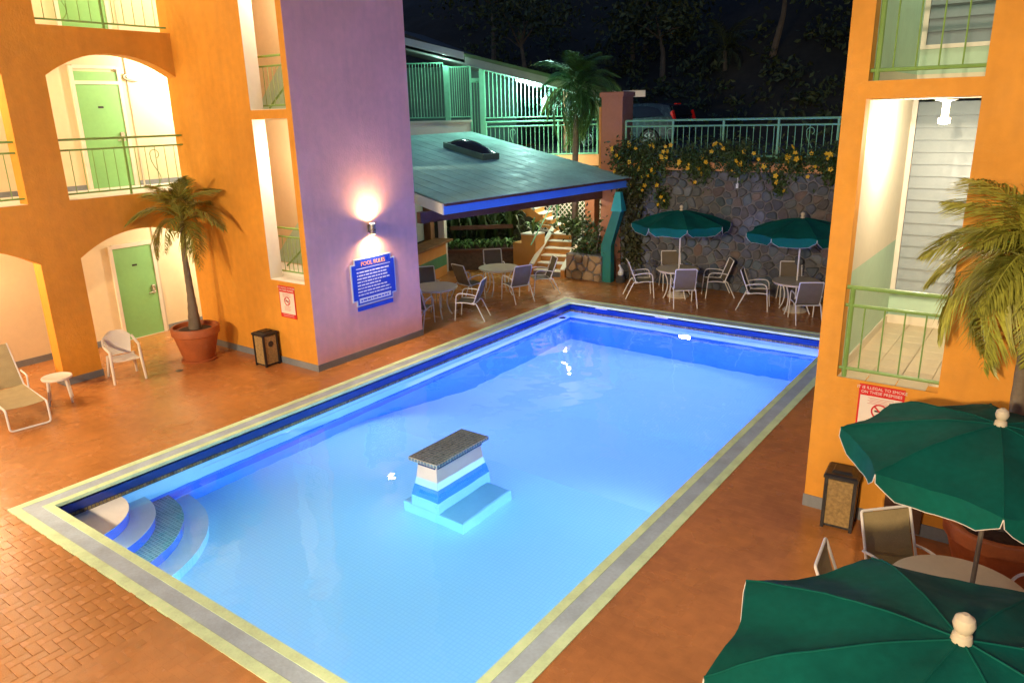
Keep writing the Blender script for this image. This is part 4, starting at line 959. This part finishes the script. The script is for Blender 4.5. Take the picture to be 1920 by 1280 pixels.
for i in range(9):
    o = U0 - sx * (.27 * i); MB().add([], []); b = slabL(o, -sx, sd, 0, .30, 0, .8, 1.02 + .165 * i - .10, 1.02 + .165 * (i + 1) - .03, 'riser', STAIRO, stp); slabL(o, -sx, sd, -.02, .30, -.02, .82, 1.02 + .165 * (i + 1) - .03, 1.02 + .165 * (i + 1), 'tread', TREAD, stp)
v = [U0 - sd * .03 + Vector((0, 0, .86)), U0 - sd * .03 + Vector((0, 0, 1.10)), U0 - sx * 2.6 - sd * .03 + Vector((0, 0, 2.68)), U0 - sx * 2.6 - sd * .03 + Vector((0, 0, 2.38))]; v += [p + sd * .05 for p in v]
MB().add(v, [(0, 1, 2, 3), (7, 6, 5, 4), (0, 4, 5, 1), (1, 5, 6, 2), (2, 6, 7, 3), (3, 7, 4, 0)]).build('stringer', STAIRO, stp)
for i in range(4):
    p = U0 - sx * (.05 + .8 * i) - sd * .0; z = 1.05 + .165 / .27 * (.8 * i); MB().tube([p + Vector((0, 0, z)), p + Vector((0, 0, z + .95))], .02, 6).build('rail_post', BARG, stp, True)
MB().tube([U0 + Vector((0, 0, 1.95)), U0 - sx * 2.5 + Vector((0, 0, 1.95 + 1.53))], .022, 6).build('handrail', BARG, stp, True)
MB().tube([S0 - sx * .49 + Vector((0, 0, .9)), S0 - sx * .49 + sd * 1.8 + Vector((0, 0, 1.95))], .02, 6).build('handrail', BARG, stp, True)
pier = thing('stair_pier', 'orange stepped pier block between planter and stairs', 'pier'); MB().bbox((-3.73, 15.0, -.02), (-3.412, 15.4, .84), .01).build('low_block', STAIRO, pier); MB().bbox((-3.41, 14.99, -.02), (-2.90, 15.5, 1.10), .01).build('tall_block', STAIRO, pier); MB().box((-3.42, 14.98, 1.10), (-2.89, 15.51, 1.135)).build('cap', TREAD, pier)
blade_plant('agave_plant', 'spiky green plant hanging over the orange pier', (-2.95, 14.95, 1.14), 22, .5, .55, 77, LEAFB, .03)
# low rubble wall right of the stairs
lw = thing('low_stone_wall', 'low rubble stone wall between the stairs and the teal chute', 'wall'); MB().box((-1.66, 14.75, -.02), (-.5, 15.35, .72)).build('mortar', MORTAR, lw)
stones(lw, -1.65, -.51, 0, .71, .24, lambda a, b_, t_: (a, 14.75 - t_, b_), 31, .014, M('tan_stone', (.3, .2, .1), .8, .25, 5, .6, 28, rnd_=.2, hue=[(.30, .20, .10), (.24, .16, .09), (.36, .25, .14), (.20, .15, .10)]))
# lattice screen
lat = thing('lattice_screen', 'white diagonal lattice screen behind the stairs', 'lattice'); LY = 17.75
b = MB(); b.box((-4.6, LY - .03, .75), (-4.54, LY + .03, 2.7)); b.box((-2.0, LY - .03, .75), (-1.94, LY + .03, 2.7)); b.box((-4.54, LY - .03, .75), (-2.0, LY + .03, .81)); b.box((-4.54, LY - .03, 2.64), (-2.0, LY + .03, 2.7)); b.build('frame', FASCIA, lat)
LX0, LX1, LZ0, LZ1 = -4.54, -2.0, .81, 2.64
for sgn_, yy in ((1, LY - .012), (-1, LY + .004)):
    q = -5
    while q < 5:
        # line z = LZ0 + sgn*(x-LX0) + q clipped to the frame
        pts = []
        for x in [LX0 + i * (LX1 - LX0) / 60 for i in range(61)]:
            z = LZ0 + sgn_ * (x - LX0) + q
            if LZ0 <= z <= LZ1: pts.append((x, z))
        if len(pts) > 2:
            (xa, za_), (xb, zb_) = pts[0], pts[-1]; h_ = .022
            MB().add([(xa, yy, za_ - h_), (xb, yy, zb_ - h_), (xb, yy, zb_ + h_), (xa, yy, za_ + h_), (xa, yy + .008, za_ - h_), (xb, yy + .008, zb_ - h_), (xb, yy + .008, zb_ + h_), (xa, yy + .008, za_ + h_)], [(0, 1, 2, 3), (7, 6, 5, 4), (0, 4, 5, 1), (1, 5, 6, 2), (2, 6, 7, 3), (3, 7, 4, 0)]).build('slat', FASCIA, lat)
        q += .17
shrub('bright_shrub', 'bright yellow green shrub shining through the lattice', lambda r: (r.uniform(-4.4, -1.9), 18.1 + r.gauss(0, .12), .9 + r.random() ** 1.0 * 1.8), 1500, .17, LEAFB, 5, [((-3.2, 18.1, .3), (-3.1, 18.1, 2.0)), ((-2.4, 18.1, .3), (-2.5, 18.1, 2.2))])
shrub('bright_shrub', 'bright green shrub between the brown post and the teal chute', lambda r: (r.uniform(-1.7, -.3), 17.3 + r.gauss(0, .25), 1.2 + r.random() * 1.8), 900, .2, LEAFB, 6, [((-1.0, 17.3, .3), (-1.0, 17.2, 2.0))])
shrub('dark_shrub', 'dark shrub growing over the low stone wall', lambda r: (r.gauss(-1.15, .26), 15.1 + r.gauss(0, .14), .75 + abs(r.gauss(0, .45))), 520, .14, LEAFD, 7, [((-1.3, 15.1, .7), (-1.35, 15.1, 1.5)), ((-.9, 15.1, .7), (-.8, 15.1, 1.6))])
shrub('dark_shrub', 'dark shrub hanging beside the teal chute at the wall corner', lambda r: ((a := r.gauss(.15, .17)), 15.25 + r.gauss(0, .07), r.uniform(.5, 2.9)), 700, .2, M('dim_leaf', (.05, .055, .018), .6, .3, 3, rnd_=.4), 8, [((.1, 15.3, 0), (.15, 15.3, 2.6)), ((.25, 15.3, 0), (.2, 15.3, 2.2))])
pp = thing('garden_post', 'brown square post behind the low stone wall', 'post', (-1.80, 16.45, 0)); MB().box((-.16, -.16, 0), (.16, .16, 3.0)).build('shaft', PILLAR, pp); MB().box((-.20, -.20, 0), (.20, .20, .12)).build('foot', PILLAR, pp)
dp = thing('dark_tree_trunk', 'thin dark tree trunk beside the lattice', 'tree'); MB().tube([(-2.08, 15.9, 0), (-2.12, 15.9, 1.5), (-2.05, 15.95, 3.0)], [.09, .075, .07], 8).build('trunk', M('dark_bark', (.06, .04, .035), .9), dp, True)
mb = MB(); r = random.Random(9); leafcloud(mb, 260, lambda: (-2.05 + r.gauss(0, .28), 15.8 + r.gauss(0, .1), 1.15 + abs(r.gauss(0, .22))), .2, r); mb.build('crown', LEAFD, dp, kind='stuff')
ch = thing('rain_chute', 'teal boxed rain chute at the end of the hut gutter', 'chute')
MB().sheet([[(-.55, 0), (-.24, 0), (-.24, 1.03), (.05, 2.0), (-.20, 2.0), (-.55, 1.03)]], lambda a, b_, t_: (a, t_, b_), 14.80, 15.0).build('chute', TPAINT, ch)
v = [(-.24, 14.76, 1.99), (.09, 14.76, 1.99), (.09, 15.04, 1.99), (-.24, 15.04, 1.99), (-.15, 14.84, 2.5), (.0, 14.84, 2.5), (.0, 14.96, 2.5), (-.15, 14.96, 2.5)]
MB().add(v, [(0, 3, 2, 1), (4, 5, 6, 7), (0, 1, 5, 4), (1, 2, 6, 5), (2, 3, 7, 6), (3, 0, 4, 7)]).build('hopper', M('bright_teal', (.03, .42, .42), .5), ch)
sg = thing('garden_statue', 'small white bird statue on a dark stone by the wall', 'statue', (-.04, 15.02, 0)); MB().lathe([(.13, 0), (.14, .12), (.09, .2)], 10).build('stone', M('dark_stone', (.05, .05, .05), .9), sg)
b = MB(); b.tube([(0, 0, .2), (0, 0, .26), (.02, 0, .34), (.0, 0, .40), (-.03, 0, .45), (-.05, 0, .48), (-.075, 0, .475)], [.07, .085, .06, .032, .028, .034, .006], 10); b.build('bird', SWHITE, sg, True)
light('stair_lamp_light', 'POINT', (-3.3, 17.3, 2.75), 170, (1, .88, .6), .08); light('stair_lamp_light', 'POINT', (-1.75, 15.1, 2.45), 75, (1, .84, .55), .06)
slm = thing('eave_lamp', 'small round lamp under the end of the hut roof', 'lamp', (-1.75, 15.1, 2.60)); MB().lathe([(.07, .0), (.07, .05), (.03, .06)], 16).build('base', SWHITE, slm, True); MB().lathe([(.01, -.07), (.05, -.05), (.06, .0)], 16).build('globe', LAMPW, slm, True)
# ------------------------------------------------------------------ pavilion on the upper terrace
pav = thing('terrace_pavilion', 'pale green barred pavilion with low sloping roof above the hut', 'building')
QA, QB = Vector((-8.27, 15.71, 0)), Vector((-3.19, 19.03, 0)); qu = (QB - QA).normalized(); qn = Vector((-qu.y, qu.x, 0)); QL = (QB - QA).length
def qs(u): return (u - 774) / 343 * QL
FZ = 3.16
slabL(QA, qu, qn, -2.5, QL + .35, 0, 7, FZ - .3, FZ, 'floor_slab', ASPH, pav); slabL(QA, qu, qn, -2.5, QL + .35, -.02, .16, 0, FZ - .301, 'base_wall', M('dim_retaining', (.03, .035, .02), .9, .3, 2, .5, 12), pav); slabL(QA, qu, qn, -2.5, QL + .35, -.04, .2, FZ - .3005, FZ + .06, 'kerb', PEACH, pav)
slabL(QA, qu, qn, -2.5, qs(884), -.03, .12, FZ + .061, 4.36, 'parapet', WHITE, pav); slabL(QA, qu, qn, -2.5, qs(886), -.06, .15, 4.361, 4.42, 'parapet_cap', WHITE, pav)
a0, b0 = QA + qu * qs(912), QA + qu * qs(1120)
railing((a0.x, a0.y), (b0.x, b0.y), FZ, 1.17, pav, BARG, .145, .15, (0, .65, 1), (.24,), .10, 0, .017)
def roofz(l): return 6.98 + (l - qs(765)) / (qs(1150) - qs(765)) * (5.20 - 6.98)
def barset(u0, u1, step, z0, zt, nm, r_=.012):
    l0, l1 = qs(u0), qs(u1); k = max(2, int((l1 - l0) / step)); f = MB()
    p0, p1 = QA + qu * l0, QA + qu * l1; Z = lambda z: Vector((0, 0, z))
    root = MB().tube([p0 + Z(z0), p1 + Z(z0)], .022, 6).build(nm, BARG, pav, True); MB().tube([p0 + Z(zt(l0)), p1 + Z(zt(l1))], .022, 6).build('top_rail', BARG, root, True)
    for i in range(k + 1):
        l = l0 + (l1 - l0) * i / k; p = QA + qu * l; me = cyl_mesh(r_, zt(l) - z0, BARG); obj('bar', me, root, p + Z(z0))
barset(768, 836, .098, 4.52, lambda l: 6.22 - .0 * l, 'bar_screen'); barset(847, 884, .068, 4.52, lambda l: 6.08, 'bar_screen'); barset(912, 1120, .131, 4.46, lambda l: roofz(l) - .34, 'bar_screen', .015)
barset(886, 903, .085, FZ + .1, lambda l: 5.6, 'gate', .014)
for u0, u1 in ((837, 846), (884, 887), (902, 911)): slabL(QA, qu, qn, qs(u0), qs(u1), -.05, .08, FZ if u0 > 850 else 4.42, 6.12, 'post', BARG, pav)
slabL(QA, qu, qn, qs(884), qs(911), -.03, .06, 5.62, 5.72, 'gate_head', BARG, pav)
def slabR(l0, l1, w0, w1, zo0, zo1, nm, m):
    c = [(l, w_) for l, w_ in ((l0, w0), (l1, w0), (l1, w1), (l0, w1))]
    v = [QA + qu * l + qn * w_ + Vector((0, 0, roofz(l) + zo0)) for l, w_ in c] + [QA + qu * l + qn * w_ + Vector((0, 0, roofz(l) + zo1)) for l, w_ in c]
    return MB().add(v, [(0, 3, 2, 1), (4, 5, 6, 7), (0, 1, 5, 4), (1, 2, 6, 5), (2, 3, 7, 6), (3, 0, 4, 7)]).build(nm, m, pav)
lm_ = qs(880)
slabR(-2.5, lm_, -.75, -.70, -.20, .02, 'fascia', FASCIA); slabR(-2.5, lm_, -.70, 6, -.05, .02, 'roof', M('pavilion_roof', (.16, .18, .15), .7)); slabR(lm_ + .001, qs(1150), -.55, 6, -.10, .0, 'roof', M('pavilion_roof', (.16, .18, .15), .7)); slabR(lm_ + .001, qs(1150), -.56, -.551, -.09, .012, 'roof_edge', M('moss_edge', (.12, .20, .08), .7))
slabR(-2.5, qs(1150), -.5, 5.9, -.34, -.28, 'soffit', M('soffit_dim', (.30, .34, .32), .7)); slabR(lm_, qs(1150), -.50, -.42, -.279, -.101, 'soffit_fascia', M('soffit_grey', (.35, .36, .32), .6)); slabR(qs(1140), qs(1165), -.6, -.3, -.40, -.02, 'gutter_end', FASCIA)
slabL(QA, qu, qn, qs(1165), qs(1205), -.3, -.15, 5.0, 5.2, 'canopy_beam', FASCIA, pav); slabL(QA, qu, qn, -2.5, qs(960), 3.6, 3.8, FZ, 6.3, 'inner_wall', M('teal_dim_wall', (.08, .14, .12), .7), pav)
for u_ in (1058, 1075): slabL(QA, qu, qn, qs(u_), qs(u_ + 8), 1.2, 1.5, FZ, 5.3, 'inner_column', PILLAR, pav)
tb_ = thing('fluorescent_tube', 'bright fluorescent tube under the pavilion eave', 'lamp'); pA, pB = QA + qu * qs(970) + qn * -.3, QA + qu * qs(1019) + qn * -.3
pA.z, pB.z = roofz(qs(970)) - .42, roofz(qs(1019)) - .42
MB().tube([pA, pB], .025, 8).build('tube', TUBE, tb_, True); MB().tube([pA + Vector((0, 0, .05)), pB + Vector((0, 0, .05))], .03, 6).build('batten', FASCIA, tb_, True)
pm = (pA + pB) / 2; FL = (.55, 1, .88)
light('tube_light', 'POINT', (pm.x, pm.y, pm.z - .12), 380, FL, .12)
p = QA + qu * qs(840) + qn * -.45; light('eave_lamp_light', 'POINT', (p.x, p.y, 6.35), 300, FL, .1); p = QA + qu * qs(1080) + qn * 1.0; light('pavilion_lamp_light', 'POINT', (p.x, p.y, 4.9), 90, FL, .1)
rb_ = thing('rear_roof', 'dark sloping roof of the building behind the pavilion', 'roof'); v = [Vector((-13.4, 19.9, 8.05)), Vector((-9.7, 21.95, 6.42)), Vector((-12.6, 27.5, 6.6)), Vector((-16, 25, 8.2))]
MB().add(v + [p - Vector((0, 0, .25)) for p in v], [(0, 1, 2, 3), (7, 6, 5, 4), (0, 4, 5, 1), (1, 5, 6, 2), (2, 6, 7, 3), (3, 7, 4, 0)]).build('slope', M('rear_roof_tile', (.10, .09, .06), .8), rb_); MB().box((-15.5, 21.5, 3), (-11, 26, 6.3)).build('wall', M('dim_wall2', (.10, .10, .08), .8), rb_)
palm('garden_palm', 'leafy green palm in front of the fluorescent lit pavilion', (-2.62, 16.80, .2), [(0, 0, 0), (-.03, .05, 2.9), (-.12, .25, 4.1), (-.27, .62, 5.05)], [.11, .09, .075, .07], 36, 1.50, .60, 8, M('garden_palm_leaf', (.075, .18, .04), .45, .3, 3, rnd_=.35), elev=(-1.15, 1.15), droops=(.25, .9), cat='palm')
# ------------------------------------------------------------------ parked car
car = thing('parked_car', 'silver car with red tail lamp parked behind the terrace railing', 'car', (-3.57, 21.2, TZ))
def extr(poly, y0, y1, nm, m, inset=None, par=car, sm=True):
    mb = MB()
    if inset is None: mb.sheet([poly], lambda a, b_, t_: (a, t_, b_), y0, y1)
    else:
        k = len(poly); zc = min(z for _, z in poly); zt = max(z for _, z in poly); v = []
        for s, yy in ((1, y0), (-1, y1)):
            for x, z in poly: v.append((x, yy + s * inset * (z - zc) / (zt - zc), z))
        mb.add(v, [tuple(range(k))[::-1], tuple(range(k, 2 * k))] + [(i, (i + 1) % k, k + (i + 1) % k, k + i) for i in range(k)])
    return mb.build(nm, m, par, sm)
def wheelarch(cx, r_, n=10): return [(cx + r_ * math.cos(a), .33 + r_ * math.sin(a)) for a in [math.pi * i / n for i in range(n + 1)]]
low = [(-2.12, .30), (-2.15, .55), (-2.05, .78), (-1.75, .90), (-1.0, .98), (2.05, 1.08), (2.16, .95), (2.2, .62), (2.12, .36)] + [p for p in wheelarch(1.25, .39)] + [p for p in wheelarch(-1.26, .39)]
extr(low, 0, 1.78, 'body', CARP)
cabin = [(-1.05, .98), (-.35, 1.46), (.1, 1.52), (1.2, 1.53), (1.85, 1.44), (2.1, 1.05)]; extr(cabin, .05, 1.73, 'roof', CARP, .22)
win = [(-.80, 1.02), (-.28, 1.38), (.1, 1.43), (1.05, 1.43), (1.45, 1.36), (1.70, 1.12), (.9, 1.05)]; extr(win, .04, 1.74, 'side_window', GLASS, .19)
extr([(-1.0, .99), (-.36, 1.42), (-.40, 1.47), (-1.10, 1.02)], .16, 1.62, 'windscreen', GLASS, .12); extr([(1.9, 1.42), (2.11, 1.08), (2.125, 1.12), (1.95, 1.43)], .2, 1.58, 'rear_window', GLASS, .05)
for cx in (1.25, -1.26):
    for yy, s in ((.02, -1), (1.56, 1)):
        wh = MB().tube([(cx, yy, .33), (cx, yy + .2, .33)], .33, 24).build('wheel', TYRE, car, True)
        rim = MB(); yo = yy - .004 if s < 0 else yy + .204
        for q in range(7):
            a = 2 * math.pi * q / 7; T = Matrix.Translation((cx, yo, .33)) @ Matrix.Rotation(a, 4, 'Y'); rim.box((-.022, -.01, .03), (.022, .012, .22), T)
        rim.tube([(cx + .225 * math.cos(2 * math.pi * q / 20), yo, .33 + .225 * math.sin(2 * math.pi * q / 20)) for q in range(20)], .018, 6, closed=True); rim.build('rim', RIM, wh)
for y0, y1 in ((-.005, .14), (1.64, 1.785)): MB().add([(2.12, y0, .92), (2.18, y0, .92), (2.06, y0 + .05, 1.28), (1.98, y0 + .05, 1.2), (2.12, y1, .92), (2.19, y1, .92), (2.075, y1, 1.28), (2.0, y1, 1.2)], [(0, 1, 2, 3), (7, 6, 5, 4), (0, 4, 5, 1), (1, 5, 6, 2), (2, 6, 7, 3), (3, 7, 4, 0)]).build('tail_lamp', TAIL, car)
MB().box((1.82, .7, 1.47), (1.90, 1.08, 1.51)).build('brake_light', TAIL, car); MB().box((2.195, .2, .45), (2.235, 1.58, .60)).build('bumper', CARP, car); MB().bbox((-2.18, .1, .6), (-2.09, .45, .74), .01).build('headlight', SWHITE, car); MB().bbox((-2.18, 1.33, .6), (-2.09, 1.68, .74), .01).build('headlight', SWHITE, car)
# ------------------------------------------------------------------ hillside and its trees
r = random.Random(17); hm = MB(); nx, ny = 60, 40
def hillz(x, y): t_ = max(0, y - 26); return TZ - .05 + .62 * t_ + 1.1 * math.sin(x * .21 + 1) * math.cos(y * .17) * min(1, t_ / 4)
v = [(-60 + 120 * i / nx, 25.5 + 60 * j / ny, hillz(-60 + 120 * i / nx, 25.5 + 60 * j / ny)) for j in range(ny + 1) for i in range(nx + 1)]
hm.add(v, [(j * (nx + 1) + i, j * (nx + 1) + i + 1, (j + 1) * (nx + 1) + i + 1, (j + 1) * (nx + 1) + i) for j in range(ny) for i in range(nx)]); structure(hm.build('hillside', EARTH, None, True))
def tree(label, x, y, h, rad, seed, n=1400):
    r = random.Random(seed); z = hillz(x, y); t = thing('hill_tree', label, 'tree', (x, y, z), 0, 'dark trees on the hillside')
    top = Vector((r.uniform(-.5, .5), r.uniform(-.3, .3), h * .62)); MB().tube([(0, 0, -.3), top * .5 + Vector((.15, 0, 0)), top], [.16, .11, .06], 8).build('trunk', TRUNK, t, True)
    cl = [top + Vector((r.gauss(0, rad * .55), r.gauss(0, rad * .5), r.gauss(h * .12, h * .15))) for _ in range(13)]; mb = MB()
    for c in cl[:6]: MB().tube([top * .75, (top * .75).lerp(c, .6) + Vector((0, 0, .1)), c], [.06, .035, .015], 5).build('limb', TRUNK, t, True)
    for c in cl:
        s = r.uniform(.3, .55) * rad * .8; leafcloud(mb, n // 13, lambda: c + Vector((r.gauss(0, s), r.gauss(0, s), r.gauss(0, s * .7))), .30, r)
    mb.build('crown', LEAFN, t, kind='stuff')
spots = [(-13, 29, 6, 2.2, 'dark tree on the hill above the pavilion roof'), (-9, 34, 5, 2.4, 'dark tree on the hill left of the faint left palm'), (-6.3, 30.5, 4, 1.8, 'dark tree on the hill directly above the parked car'), (-1.5, 31, 5, 2.0, 'dark tree on the hill just right of the parked car'), (1.5, 33, 6, 2.4, 'dark tree on the hill left of the right tower'), (3.2, 29.5, 4, 1.7, 'dark low tree on the hill nearest the right tower'), (-4, 39, 6, 2.6, 'dark tree high on the hill behind the faint right palm'), (-12, 41, 6, 3, 'dark tree at the very top behind the left palm'), (-18, 33, 7, 3, 'dark tree high on the hill over the rear roof'), (6, 34, 6, 2.5, 'dark tree on the hill behind the right tower')]
for i, (x, y, h, rd, lb) in enumerate(spots): tree(lb, x, y, h, rd, 100 + i)
palm('hill_palm', 'faint palm on the dark hillside left of centre', (-9.1, 33, hillz(-9.1, 33) - .3), [(0, 0, 0), (-.1, 0, 1.2), (-.1, .2, 1.6)], [.14, .10, .09], 14, 2.2, .7, 31, LEAFN, elev=(-.1, 1.3), group='faint palms on the hillside')
palm('hill_palm', 'faint palm with a pale trunk on the dark hillside at right', (-3.2, 30.5, hillz(-3.2, 30.5) - 1.8), [(0, 0, 0), (-.1, 0, 1.6), (-.25, .2, 2.6)], [.12, .10, .08], 14, 1.9, .6, 32, LEAFN, elev=(-.5, .9), group='faint palms on the hillside')
mb = MB(); r = random.Random(55)
for _ in range(260):
    x, y = r.uniform(-22, 10), 26.3 + abs(r.gauss(0, 5)); z = hillz(x, y); s = r.uniform(.3, .8)
    leafcloud(mb, 26, lambda: (x + r.gauss(0, s * .5), y + r.gauss(0, s * .5), z + abs(r.gauss(0, s * .6))), .30, r)
o = mb.build('hill_undergrowth', LEAFN); o['kind'] = 'stuff'; o['label'] = 'dark undergrowth covering the hillside'
# second bin-high planting at the rail: leaves behind the terrace railing
shrub('hedge_plant', 'dark leafy hedge behind the terrace railing with the vine', lambda r: (r.uniform(1.4, 5.8), YW + .45 + r.gauss(0, .12), TZ + abs(r.gauss(0, .28))), 1100, .12, LEAFD, 12)
